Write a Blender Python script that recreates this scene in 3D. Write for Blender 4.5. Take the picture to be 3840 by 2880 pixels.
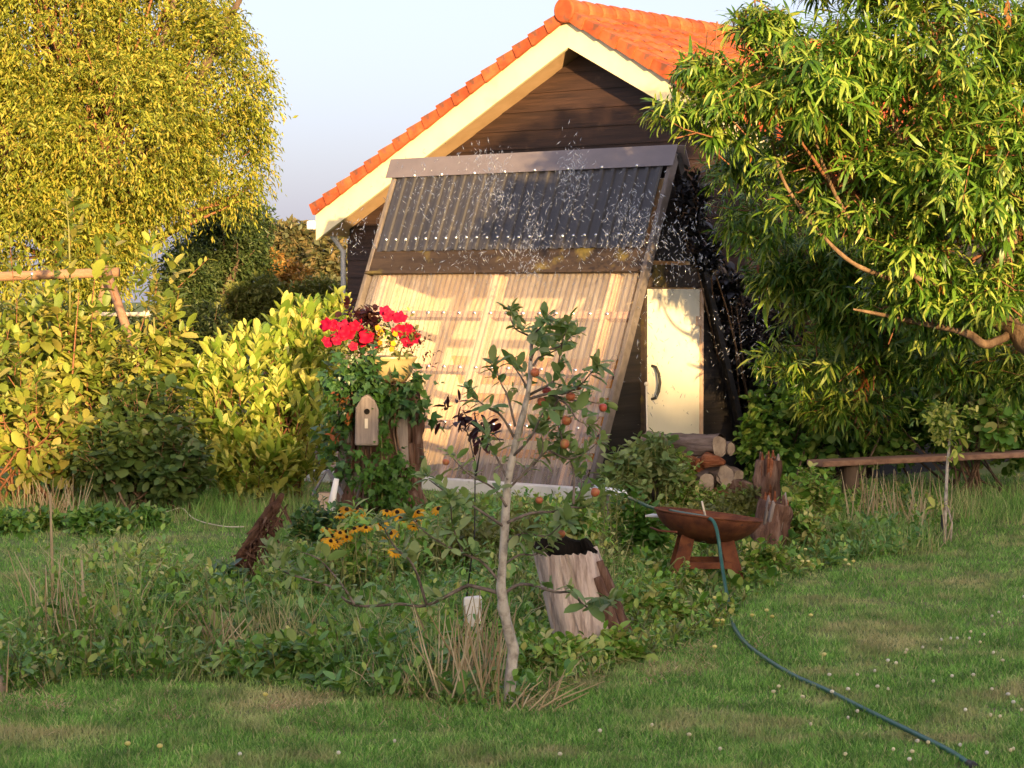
import bpy, math, random
import numpy as np
from mathutils import Vector, Matrix, noise

for o in list(bpy.data.objects):
    bpy.data.objects.remove(o)
rng = np.random.default_rng(11)
random.seed(11)
S = bpy.context.scene
COL = S.collection

# ------------------------------------------------------------------ camera, sky, sun, exposure
F, CX, CY, CAMH = 8400.0, 1920.0, 1440.0, 2.04          # focal length and centre in pixels of the 3840 px photograph
PITCH = math.atan(340 / F)
cd = bpy.data.cameras.new('camera')
cam = bpy.data.objects.new('camera', cd)
COL.objects.link(cam)
cam.location = (0, 0, CAMH)
cam.rotation_euler = (math.pi / 2 - PITCH, 0, 0)
cd.sensor_width = 36.0
cd.lens = 36.0 * F / 3840
cd.clip_end = 2000
S.camera = cam

SUN_AZ, SUN_EL = math.radians(15), math.radians(8)      # from behind the camera, to its right, low
TO_SUN = Vector((math.sin(SUN_AZ) * math.cos(SUN_EL), -math.cos(SUN_AZ) * math.cos(SUN_EL), math.sin(SUN_EL)))
W = bpy.data.worlds.new('World')
S.world = W
W.use_nodes = True
wn = W.node_tree.nodes
bg = wn['Background']
sky = wn.new('ShaderNodeTexSky')
sky.sky_type = 'NISHITA'
sky.sun_disc = False
sky.sun_elevation = SUN_EL
sky.sun_rotation = math.pi - SUN_AZ
sky.altitude = 0
sky.air_density = 0.6
sky.dust_density = 4.2
sky.ozone_density = 0.35
hz = wn.new('ShaderNodeMixRGB')            # even lavender added over the whole sky like haze, to flatten it and lift shade
hz.inputs[0].default_value = .5
hz.inputs[2].default_value = (2.20, 2.08, 2.62, 1)
W.node_tree.links.new(sky.outputs[0], hz.inputs[1])
W.node_tree.links.new(hz.outputs[0], bg.inputs[0])
bg.inputs[1].default_value = 0.143
sl = bpy.data.lights.new('sun', 'SUN')
sl.energy = 4.7
sl.angle = math.radians(0.6)
sl.color = (1.0, 0.67, 0.29)
sun = bpy.data.objects.new('sun', sl)
COL.objects.link(sun)
sun.rotation_euler = TO_SUN.to_track_quat('Z', 'Y').to_euler()
sun.location = (10, -20, 12)
S.view_settings.view_transform = 'Standard'
S.view_settings.look = 'None'
S.view_settings.exposure = 1.60
S.view_settings.gamma = 1.0
S.view_settings.use_curve_mapping = False
S.render.engine = 'CYCLES'
S.cycles.max_bounces = 5
S.cycles.transparent_max_bounces = 12
S.cycles.diffuse_bounces = 2
S.cycles.use_denoising = True
S.cycles.use_adaptive_sampling = True
S.cycles.adaptive_threshold = 0.02


def P(px, py, Y):
    """world point seen at photo pixel (px, py) at depth Y (used to survey where things stand)"""
    xc, yc = (px - CX) / F, -(py - CY) / F
    cp, sp = math.cos(PITCH), math.sin(PITCH)
    d = Vector((xc, cp + yc * sp, -sp + yc * cp))
    return Vector((0, 0, CAMH)) + d * (Y / d.y)


def G(px, py, z=0.0):
    xc, yc = (px - CX) / F, -(py - CY) / F
    cp, sp = math.cos(PITCH), math.sin(PITCH)
    d = Vector((xc, cp + yc * sp, -sp + yc * cp))
    return Vector((0, 0, CAMH)) + d * ((z - CAMH) / d.z)


# ------------------------------------------------------------------ materials
MATS = {}


def newmat(name):
    m = bpy.data.materials.new(name)
    m.use_nodes = True
    MATS[name] = m
    nt = m.node_tree
    nt.nodes.clear()
    out = nt.nodes.new('ShaderNodeOutputMaterial')
    return m, nt, nt.nodes, nt.links, out


def ramp(nodes, stops):
    r = nodes.new('ShaderNodeValToRGB')
    e = r.color_ramp.elements
    while len(e) < len(stops):
        e.new(0.5)
    for i, (p, c) in enumerate(stops):
        e[i].position = p
        e[i].color = (*c, 1)
    return r


def surf(name, c1, c2, scale=6, rough=0.75, bump=0.2, stretch=(1, 1, 1), c3=None, spec=0.3, metal=0.0, detail=6,
         spots=None, fine=0.0, var=0.0, bdist=0.01):
    """noise-mixed surface; stretch sets grain direction in object space; var = brightness change between objects"""
    m, nt, N, L, out = newmat(name)
    b = N.new('ShaderNodeBsdfPrincipled')
    tc = N.new('ShaderNodeTexCoord')
    mp = N.new('ShaderNodeMapping')
    mp.inputs['Scale'].default_value = stretch
    oi = N.new('ShaderNodeObjectInfo')
    ad = N.new('ShaderNodeVectorMath')
    ad.operation = 'SCALE'
    ad.inputs[0].default_value = (7.3, 3.1, 5.7)
    L.new(oi.outputs['Random'], ad.inputs['Scale'])
    L.new(tc.outputs['Object'], mp.inputs['Vector'])
    L.new(ad.outputs[0], mp.inputs['Location'])
    n = N.new('ShaderNodeTexNoise')
    n.inputs['Scale'].default_value = scale
    n.inputs['Detail'].default_value = detail
    n.inputs['Roughness'].default_value = 0.62
    L.new(mp.outputs[0], n.inputs['Vector'])
    stops = [(0.32, c1), (0.68, c2)] if c3 is None else [(0.28, c1), (0.5, c2), (0.72, c3)]
    r = ramp(N, stops)
    L.new(n.outputs['Fac'], r.inputs[0])
    col = r.outputs[0]
    if spots:
        (sc, thr, cc) = spots
        n2 = N.new('ShaderNodeTexNoise')
        n2.inputs['Scale'].default_value = sc
        n2.inputs['Detail'].default_value = 4
        L.new(tc.outputs['Object'], n2.inputs['Vector'])
        r2 = ramp(N, [(thr, (0, 0, 0)), (thr + 0.1, (1, 1, 1))])
        L.new(n2.outputs['Fac'], r2.inputs[0])
        mx = N.new('ShaderNodeMixRGB')
        L.new(r2.outputs[0], mx.inputs[0])
        L.new(col, mx.inputs[1])
        mx.inputs[2].default_value = (*cc, 1)
        col = mx.outputs[0]
    if var:
        mr = N.new('ShaderNodeMapRange')
        mr.inputs[3].default_value = 1 - var
        mr.inputs[4].default_value = 1 + var
        L.new(oi.outputs['Random'], mr.inputs[0])
        hs = N.new('ShaderNodeHueSaturation')
        L.new(mr.outputs[0], hs.inputs['Value'])
        L.new(col, hs.inputs['Color'])
        col = hs.outputs[0]
    L.new(col, b.inputs['Base Color'])
    b.inputs['Roughness'].default_value = rough
    b.inputs['Specular IOR Level'].default_value = spec
    b.inputs['Metallic'].default_value = metal
    if bump:
        bp = N.new('ShaderNodeBump')
        bp.inputs['Strength'].default_value = bump
        bp.inputs['Distance'].default_value = bdist
        L.new(n.outputs['Fac'], bp.inputs['Height'])
        L.new(bp.outputs[0], b.inputs['Normal'])
    L.new(b.outputs[0], out.inputs[0])
    return m


def leafmat(name, cols, trans=0.4, rough=0.45, spec=0.35, tcol=(1.25, 1.2, 0.55)):
    """leaf: colour varies leaf by leaf between the given tones, light comes through it"""
    m, nt, N, L, out = newmat(name)
    ge = N.new('ShaderNodeNewGeometry')
    oi = N.new('ShaderNodeObjectInfo')
    a = N.new('ShaderNodeMath')
    a.operation = 'ADD'
    L.new(ge.outputs['Random Per Island'], a.inputs[0])
    L.new(oi.outputs['Random'], a.inputs[1])
    fr = N.new('ShaderNodeMath')
    fr.operation = 'FRACT'
    L.new(a.outputs[0], fr.inputs[0])
    k = len(cols)
    r = ramp(N, [((i + 0.5) / k, c) for i, c in enumerate(cols)])
    L.new(fr.outputs[0], r.inputs[0])
    tc = N.new('ShaderNodeTexCoord')
    n = N.new('ShaderNodeTexNoise')
    n.inputs['Scale'].default_value = 2.2
    n.inputs['Detail'].default_value = 3
    L.new(ge.outputs['Position'], n.inputs['Vector'])
    hs = N.new('ShaderNodeHueSaturation')
    mr = N.new('ShaderNodeMapRange')
    mr.inputs[1].default_value = 0.3
    mr.inputs[2].default_value = 0.7
    mr.inputs[3].default_value = 0.75
    mr.inputs[4].default_value = 1.25
    L.new(n.outputs['Fac'], mr.inputs[0])
    L.new(mr.outputs[0], hs.inputs['Value'])
    L.new(r.outputs[0], hs.inputs['Color'])
    b = N.new('ShaderNodeBsdfPrincipled')
    L.new(hs.outputs[0], b.inputs['Base Color'])
    b.inputs['Roughness'].default_value = rough
    b.inputs['Specular IOR Level'].default_value = spec
    t = N.new('ShaderNodeBsdfTranslucent')
    mu = N.new('ShaderNodeMixRGB')
    mu.blend_type = 'MULTIPLY'
    mu.inputs[0].default_value = 1
    mu.inputs[2].default_value = (*tcol, 1)
    L.new(hs.outputs[0], mu.inputs[1])
    L.new(mu.outputs[0], t.inputs[0])
    mx = N.new('ShaderNodeMixShader')
    mx.inputs[0].default_value = trans
    L.new(b.outputs[0], mx.inputs[1])
    L.new(t.outputs[0], mx.inputs[2])
    L.new(mx.outputs[0], out.inputs[0])
    return m


# leaves
L_willow = leafmat('leaf_curly_willow', [(0.12, 0.16, 0.02), (0.22, 0.26, 0.032), (0.34, 0.36, 0.05), (0.42, 0.35, 0.06)], 0.42)
L_dark = leafmat('leaf_dark_tree', [(0.022, 0.036, 0.016), (0.035, 0.055, 0.018), (0.055, 0.07, 0.028)], .3)
L_mid = leafmat('leaf_mid_tree', [(.04, .07, .022), (.065, .105, .032), (.10, .13, .045)], .3)
L_far = leafmat('leaf_far', [(0.093, 0.101, 0.046), (0.139, 0.132, 0.054), (0.186, 0.139, 0.062)], .3)
L_rust = leafmat('leaf_rusty', [(0.31, 0.155, 0.046), (0.388, 0.217, 0.062), (0.248, 0.171, 0.046)], .35)
L_lance = leafmat('leaf_lance', [(0.04, 0.1, 0.012), (0.08, 0.18, 0.02), (0.17, 0.29, 0.035), (0.36, 0.42, 0.085)], 0.34, .4, .45)
L_with = leafmat('leaf_withered', [(0.26, 0.08, 0.02), (0.18, 0.055, 0.02), (0.32, 0.15, 0.04)], .3, tcol=(1.2, .9, .6))
L_oval = leafmat('leaf_oval', [(0.13, 0.19, 0.03), (0.22, 0.28, 0.045), (0.35, 0.37, 0.07), (0.38, 0.34, 0.09)], 0.38)
L_laurel = leafmat('leaf_laurel', [(0.15, 0.25, 0.035), (0.27, 0.36, 0.055), (0.46, 0.5, 0.11), (0.6, 0.58, 0.17)], 0.4, .35, .5)
L_round = leafmat('leaf_round', [(0.055, 0.14, 0.025), (0.1, 0.22, 0.035), (0.15, 0.29, 0.05), (0.25, 0.33, 0.08)], 0.28)
L_curr = leafmat('leaf_currant', [(.045, .085, .02), (.075, .125, .03), (.12, .165, .045)], .25)
L_olive = leafmat('leaf_olive', [(0.11, 0.13, 0.035), (0.16, 0.18, 0.045), (0.2, 0.2, 0.07), (0.13, 0.16, 0.05)], .35)
L_ivy = leafmat('leaf_ivy', [(0.031, 0.085, 0.025), (0.046, 0.116, 0.031), (0.078, 0.155, 0.039)], .25, .35, .5)
L_vine = leafmat('leaf_vine', [(0.075, 0.17, 0.025), (0.095, 0.2, 0.03), (0.055, 0.14, 0.022)], .4)
L_apple = leafmat('leaf_apple', [(0.11, 0.19, 0.06), (0.17, 0.26, 0.085), (0.26, 0.34, 0.13), (0.24, 0.28, 0.12)], 0.3, .5, .4)
L_purple = leafmat('leaf_purple', [(.03, .008, .012), (.05, .012, .016), (.04, .015, .01)], .3, tcol=(1.4, .6, .6))
L_weed = leafmat('leaf_weed', [(0.09, 0.21, 0.03), (0.15, 0.3, 0.045), (0.22, 0.39, 0.065), (0.34, 0.42, 0.1), (0.45, 0.43, 0.16)], 0.3)
L_weed2 = leafmat('leaf_blue_weed', [(0.07, 0.18, 0.045), (0.13, 0.27, 0.075), (0.21, 0.35, 0.13), (0.17, 0.3, 0.06)], 0.3)
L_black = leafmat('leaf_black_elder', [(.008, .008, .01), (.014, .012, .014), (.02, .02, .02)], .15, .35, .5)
L_straw = leafmat('leaf_straw', [(.46, .36, .21), (.36, .25, .13), (.56, .46, .30)], .25, .7, .2, tcol=(1, .95, .8))
L_red = leafmat('petal_red', [(0.4, 0.003, 0.028), (0.48, 0.005, 0.04), (0.3, 0.002, 0.04)], .3, .6, .2, tcol=(1.1, .7, .7))
L_yel = leafmat('petal_yellow', [(0.62, 0.3, 0.01), (0.68, 0.38, 0.02), (0.58, 0.25, 0.008)], .3, .6, .2, tcol=(1, 1, .8))
L_pale = leafmat('petal_pale_yellow', [(.68, .60, .20), (.72, .66, .30), (.64, .55, .16)], .25, .7, .2, tcol=(1, 1, .9))
L_cream = leafmat('petal_cream', [(0.62, 0.58, 0.48), (0.66, 0.58, 0.34), (0.62, 0.6, 0.52)], .25, .7, .2, tcol=(1, 1, .9))


def grassmat():
    m, nt, N, L, out = newmat('grass_blades')
    ge = N.new('ShaderNodeNewGeometry')
    r = ramp(N, [(.1, (.09, .21, .04)), (.45, (.16, .34, .06)), (.8, (.24, .44, .09)), (.95, (.40, .42, .18))])
    L.new(ge.outputs['Random Per Island'], r.inputs[0])
    n = N.new('ShaderNodeTexNoise')
    n.inputs['Scale'].default_value = 1.1
    n.inputs['Detail'].default_value = 5
    n.inputs['Roughness'].default_value = .65
    L.new(ge.outputs['Position'], n.inputs['Vector'])
    dr = ramp(N, [(.50, (0, 0, 0)), (.63, (.85, .85, .85))])
    L.new(n.outputs['Fac'], dr.inputs[0])
    mx = N.new('ShaderNodeMixRGB')
    L.new(dr.outputs[0], mx.inputs[0])
    L.new(r.outputs[0], mx.inputs[1])
    mx.inputs[2].default_value = (.46, .40, .20, 1)
    n2 = N.new('ShaderNodeTexNoise')
    n2.inputs['Scale'].default_value = 3.7
    n2.inputs['Detail'].default_value = 3
    L.new(ge.outputs['Position'], n2.inputs['Vector'])
    mr = N.new('ShaderNodeMapRange')
    mr.inputs[1].default_value = .3
    mr.inputs[2].default_value = .7
    mr.inputs[3].default_value = .65
    mr.inputs[4].default_value = 1.3
    L.new(n2.outputs['Fac'], mr.inputs[0])
    hs = N.new('ShaderNodeHueSaturation')
    L.new(mr.outputs[0], hs.inputs['Value'])
    L.new(mx.outputs[0], hs.inputs['Color'])
    b = N.new('ShaderNodeBsdfPrincipled')
    b.inputs['Roughness'].default_value = .6
    b.inputs['Specular IOR Level'].default_value = .25
    L.new(hs.outputs[0], b.inputs['Base Color'])
    t = N.new('ShaderNodeBsdfTranslucent')
    L.new(hs.outputs[0], t.inputs[0])
    s = N.new('ShaderNodeMixShader')
    s.inputs[0].default_value = .25
    L.new(b.outputs[0], s.inputs[1])
    L.new(t.outputs[0], s.inputs[2])
    L.new(s.outputs[0], out.inputs[0])
    return m


M_grass = grassmat()
M_lawn = surf('lawn_soil', (.10, .12, .045), (.14, .19, .06), 2.5, .95, .5, c3=(.20, .18, .10), spec=.1,
              spots=(.9, .58, (.20, .16, .09)), bdist=.03)
M_bark = surf('bark', (.06, .04, .028), (.16, .11, .075), 9, .9, .9, (1, 1, .25), spec=.15, bdist=.02)
M_barkgold = surf('bark_pale_limb', (.09, .055, .035), (.25, .165, .105), 12, .9, 1.0, (1, 1, .3), spec=.15, bdist=.02)
M_twig = surf('twig_brown', (.10, .055, .035), (.22, .14, .09), 20, .85, .3, spec=.2)
M_twigred = surf('twig_red', (.16, .06, .03), (.28, .13, .07), 20, .8, .3, spec=.25)
M_twiggreen = surf('twig_green', (.13, .15, .04), (.24, .22, .08), 12, .7, .2, spec=.25)
M_applebark = surf('apple_bark', (.17, .14, .115), (.40, .35, .30), 22, .85, .9, (1, 1, .8), c3=(.54, .48, .42), spec=.2,
                   spots=(9, .6, (.10, .07, .05)))
M_darktwig = surf('dark_apple_twig', (.07, .052, .044), (.22, .175, .15), 16, .85, .4, spec=.2)
M_boards = surf('dark_stained_boards', (.022, .012, .010), (.055, .028, .020), 5, .62, .5, (.25, 1, 5), spec=.35, var=.25,
                spots=(3, .66, (.09, .05, .035)))
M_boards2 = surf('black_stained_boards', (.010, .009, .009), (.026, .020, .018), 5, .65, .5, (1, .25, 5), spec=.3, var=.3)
M_cream = surf('cream_paint', (.74, .65, .42), (.80, .71, .48), 3, .5, .05, spec=.4, spots=(2.2, .63, (.66, .56, .36)))
M_soffit = surf('soffit_board', (.52, .34, .20), (.62, .42, .26), 4, .7, .1, spec=.25)
M_tile = surf('clay_tile', (.24, .050, .020), (.40, .085, .030), 5, .72, .35, spec=.25, var=.22, spots=(6, .60, (.20, .075, .045)), c3=(.50, .13, .05))
M_pvc = surf('white_plastic', (.70, .71, .73), (.78, .78, .78), 3, .4, .0, spec=.45)
M_gpipe = surf('grey_plastic', (.30, .31, .33), (.36, .36, .38), 3, .45, .0, spec=.45)
M_cap = surf('ridge_flashing', (.17, .145, .155), (.23, .195, .20), 3, .42, .12, (.6, 1, 1), spec=.5, metal=.25)
M_sheet = surf('charcoal_sheet', (.038, .036, .040), (.062, .057, .060), 4, .36, .06, (1, .2, .2), spec=.5, metal=.1,
               spots=(5, .66, (.13, .115, .10)))
M_trim = surf('brown_trim', (.105, .088, .084), (.19, .16, .152), 6, .75, .3, (4, 1, 1), spec=.25)
M_fascia = surf('dark_fascia_board', (.030, .020, .016), (.060, .040, .029), 5, .7, .35, (.25, 3, 3), spec=.3, spots=(2.2, .56, (.15, .115, .03)))
M_pine = surf('pine_frame', (.50, .33, .23), (.64, .45, .33), 6, .7, .2, (.4, 2, 2), spec=.25)
M_purlin = surf('purlin_wood', (.30, .17, .12), (.42, .26, .19), 6, .7, .2, (.4, 2, 2), spec=.25)
M_ply = surf('pale_lining', (.86, .68, .48), (.91, .75, .56), 2, .75, .05, (1, 1, 1), spec=.2, var=.08)
M_ostr = surf('orange_lining', (.66, .31, .07), (.76, .40, .11), 4, .75, .15, (.3, 2, 2), spec=.2)
M_wstr = surf('white_lining', (.72, .69, .66), (.8, .77, .73), 4, .75, .1, (.3, 2, 2), spec=.2)
M_sill = surf('white_sill', (.62, .60, .58), (.75, .73, .70), 5, .7, .15, spec=.3, spots=(6, .62, (.4, .37, .33)))
M_door = surf('cream_door', (.70, .64, .50), (.77, .71, .57), 2, .5, .04, spec=.35, spots=(1.6, .58, (.62, .55, .42)))
M_metal = surf('screw_metal', (.65, .65, .66), (.75, .75, .76), 20, .25, .0, spec=.6, metal=.9)
M_iron = surf('black_iron', (.012, .012, .012), (.03, .028, .026), 20, .5, .2, spec=.4)
M_rust = surf('rusted_steel', (.06, .020, .012), (.13, .042, .020), 9, .85, .5, c3=(.20, .072, .03), spec=.25, spots=(14, .62, (.06, .025, .02)))
M_stump = surf('weathered_stump', (.20, .135, .11), (.54, .42, .36), 8, .9, .9, (3.2, 3.2, .22), c3=(.66, .55, .48), spec=.15, bdist=.03)
M_rot = surf('rotten_bark', (.05, .026, .020), (.14, .075, .052), 8, .95, 1.0, (2, 2, .35), c3=(.28, .19, .15), spec=.1, bdist=.04)
M_darkrot = surf('dark_shaggy_bark', (.030, .016, .012), (.085, .042, .026), 14, .95, 1.0, c3=(.16, .09, .06), spec=.1, bdist=.03)
M_rotred = surf('red_rotten_wood', (.11, .035, .018), (.22, .075, .035), 9, .95, 1.0, (.4, 2, 2), c3=(.30, .14, .08), spec=.1, bdist=.04)
M_log = surf('log_bark', (.06, .042, .034), (.16, .115, .095), 8, .92, .9, (.25, 2, 2), c3=(.28, .21, .18), spec=.12, bdist=.03)
M_cut = surf('sawn_end', (.22, .16, .12), (.42, .33, .26), 11, .85, .3, spec=.15, spots=(9, .64, (.35, .25, .17)))
M_plank = surf('weathered_plank', (.13, .07, .05), (.27, .15, .10), 5, .85, .5, (.2, 3, 3), c3=(.34, .21, .14), spec=.2)
M_pole = surf('swing_pole', (.20, .115, .07), (.32, .19, .12), 5, .75, .3, (.3, 2, 2), spec=.2)
M_grey = surf('grey_weathered_wood', (.15, .12, .105), (.32, .26, .225), 7, .85, .6, (3, 3, .3), spec=.15, bdist=.02)
M_hole = surf('dark_inside', (.006, .005, .004), (.014, .011, .009), 8, .95, .2, spec=.1)
M_glaze = surf('cream_glaze', (.40, .31, .14), (.48, .38, .19), 5, .25, .03, spec=.6)
M_hose = surf('green_hose', (.010, .075, .055), (.022, .115, .085), 14, .38, .05, spec=.5)
M_white = surf('white_scrap', (.66, .62, .57), (.76, .72, .68), 5, .7, .15, spec=.3)
M_cane = surf('pale_cane', (.55, .47, .36), (.66, .58, .46), 10, .6, .1, spec=.3)
M_fruit = surf('apple_skin', (.40, .17, .055), (.36, .09, .045), 14, .5, .02, spec=.35, c3=(.30, .24, .06), var=.15)
M_fruitred = surf('red_apple_skin', (.34, .035, .035), (.45, .10, .05), 9, .4, .02, spec=.45)
M_soil = surf('dark_soil', (.03, .022, .016), (.06, .045, .03), 8, .95, .6, spec=.1)
M_conedark = surf('dark_flower_cone', (.018, .010, .007), (.04, .02, .012), 30, .9, .5, spec=.1)
M_shingle = surf('slate_grey_roof', (.09, .085, .09), (.17, .16, .165), 9, .8, .4, (3, 1, 1), spec=.2)
M_tan = surf('tan_box', (.42, .30, .22), (.52, .39, .29), 6, .8, .2, spec=.2)
M_brick = surf('old_brick', (.28, .10, .06), (.36, .15, .09), 3, .9, .4, spec=.15)


def sheetmat():
    m, nt, N, L, out = newmat('clear_corrugated_plastic')
    tr = N.new('ShaderNodeBsdfTransparent')
    tr.inputs[0].default_value = (.97, .94, .89, 1)
    df = N.new('ShaderNodeBsdfDiffuse')
    tl = N.new('ShaderNodeBsdfTranslucent')
    gl = N.new('ShaderNodeBsdfGlossy')
    gl.inputs['Roughness'].default_value = .14
    gl.inputs[0].default_value = (.9, .9, .95, 1)
    tc = N.new('ShaderNodeTexCoord')
    mp = N.new('ShaderNodeMapping')
    mp.inputs['Scale'].default_value = (3, .6, .6)
    n = N.new('ShaderNodeTexNoise')
    n.inputs['Scale'].default_value = 3
    n.inputs['Detail'].default_value = 6
    L.new(tc.outputs['Object'], mp.inputs[0])
    L.new(mp.outputs[0], n.inputs['Vector'])
    c = ramp(N, [(.35, (.84, .74, .74)), (.7, (.94, .86, .86))])
    L.new(n.outputs['Fac'], c.inputs[0])
    L.new(c.outputs[0], df.inputs[0])
    L.new(c.outputs[0], tl.inputs[0])
    m1 = N.new('ShaderNodeMixShader')
    m1.inputs[0].default_value = .5
    L.new(df.outputs[0], m1.inputs[1])
    L.new(tl.outputs[0], m1.inputs[2])
    m2 = N.new('ShaderNodeMixShader')
    mr = N.new('ShaderNodeMapRange')
    mr.inputs[1].default_value = .3
    mr.inputs[2].default_value = .7
    mr.inputs[3].default_value = .18
    mr.inputs[4].default_value = .32
    L.new(n.outputs['Fac'], mr.inputs[0])
    lw = N.new('ShaderNodeLayerWeight')
    lw.inputs[0].default_value = .45
    sq = N.new('ShaderNodeMath')
    sq.operation = 'MULTIPLY_ADD'
    sq.inputs[1].default_value = .34
    L.new(lw.outputs['Facing'], sq.inputs[0])
    L.new(mr.outputs[0], sq.inputs[2])
    sq.use_clamp = True
    L.new(sq.outputs[0], m2.inputs[0])
    L.new(tr.outputs[0], m2.inputs[1])
    L.new(m1.outputs[0], m2.inputs[2])
    fr = N.new('ShaderNodeFresnel')
    fr.inputs[0].default_value = 1.22
    m3 = N.new('ShaderNodeMixShader')
    L.new(fr.outputs[0], m3.inputs[0])
    L.new(m2.outputs[0], m3.inputs[1])
    L.new(gl.outputs[0], m3.inputs[2])
    L.new(m3.outputs[0], out.inputs[0])
    return m


M_clear = sheetmat()


def watermat():
    m, nt, N, L, out = newmat('water_drops')
    gl = N.new('ShaderNodeBsdfGlossy')
    gl.inputs['Roughness'].default_value = .08
    tr = N.new('ShaderNodeBsdfTransparent')
    tl = N.new('ShaderNodeBsdfTranslucent')
    tl.inputs[0].default_value = (.85, .88, .92, 1)
    a = N.new('ShaderNodeMixShader')
    a.inputs[0].default_value = .4
    L.new(gl.outputs[0], a.inputs[1])
    L.new(tl.outputs[0], a.inputs[2])
    b = N.new('ShaderNodeMixShader')
    b.inputs[0].default_value = .48
    L.new(tr.outputs[0], b.inputs[1])
    L.new(a.outputs[0], b.inputs[2])
    L.new(b.outputs[0], out.inputs[0])
    return m


M_water = watermat()


# ------------------------------------------------------------------ mesh helpers
def V3(p):
    return (float(p[0]), float(p[1]), float(p[2]))


def tag(o, label=None, cat=None, group=None, kind=None):
    if label:
        o['label'] = label
    if cat:
        o['category'] = cat
    if group:
        o['group'] = group
    if kind:
        o['kind'] = kind
    return o


def thing(name, label, cat, loc=(0, 0, 0), rotz=0, group=None):
    o = bpy.data.objects.new(name, None)
    o.empty_display_size = .1
    COL.objects.link(o)
    o.location = loc
    o.rotation_euler = (0, 0, rotz)
    return tag(o, label, cat, group)


def link(name, me, parent=None, mat=None):
    if mat is not None and not me.materials:
        me.materials.append(mat)
    o = bpy.data.objects.new(name, me)
    COL.objects.link(o)
    if parent is not None:
        o.parent = parent
    return o


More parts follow.
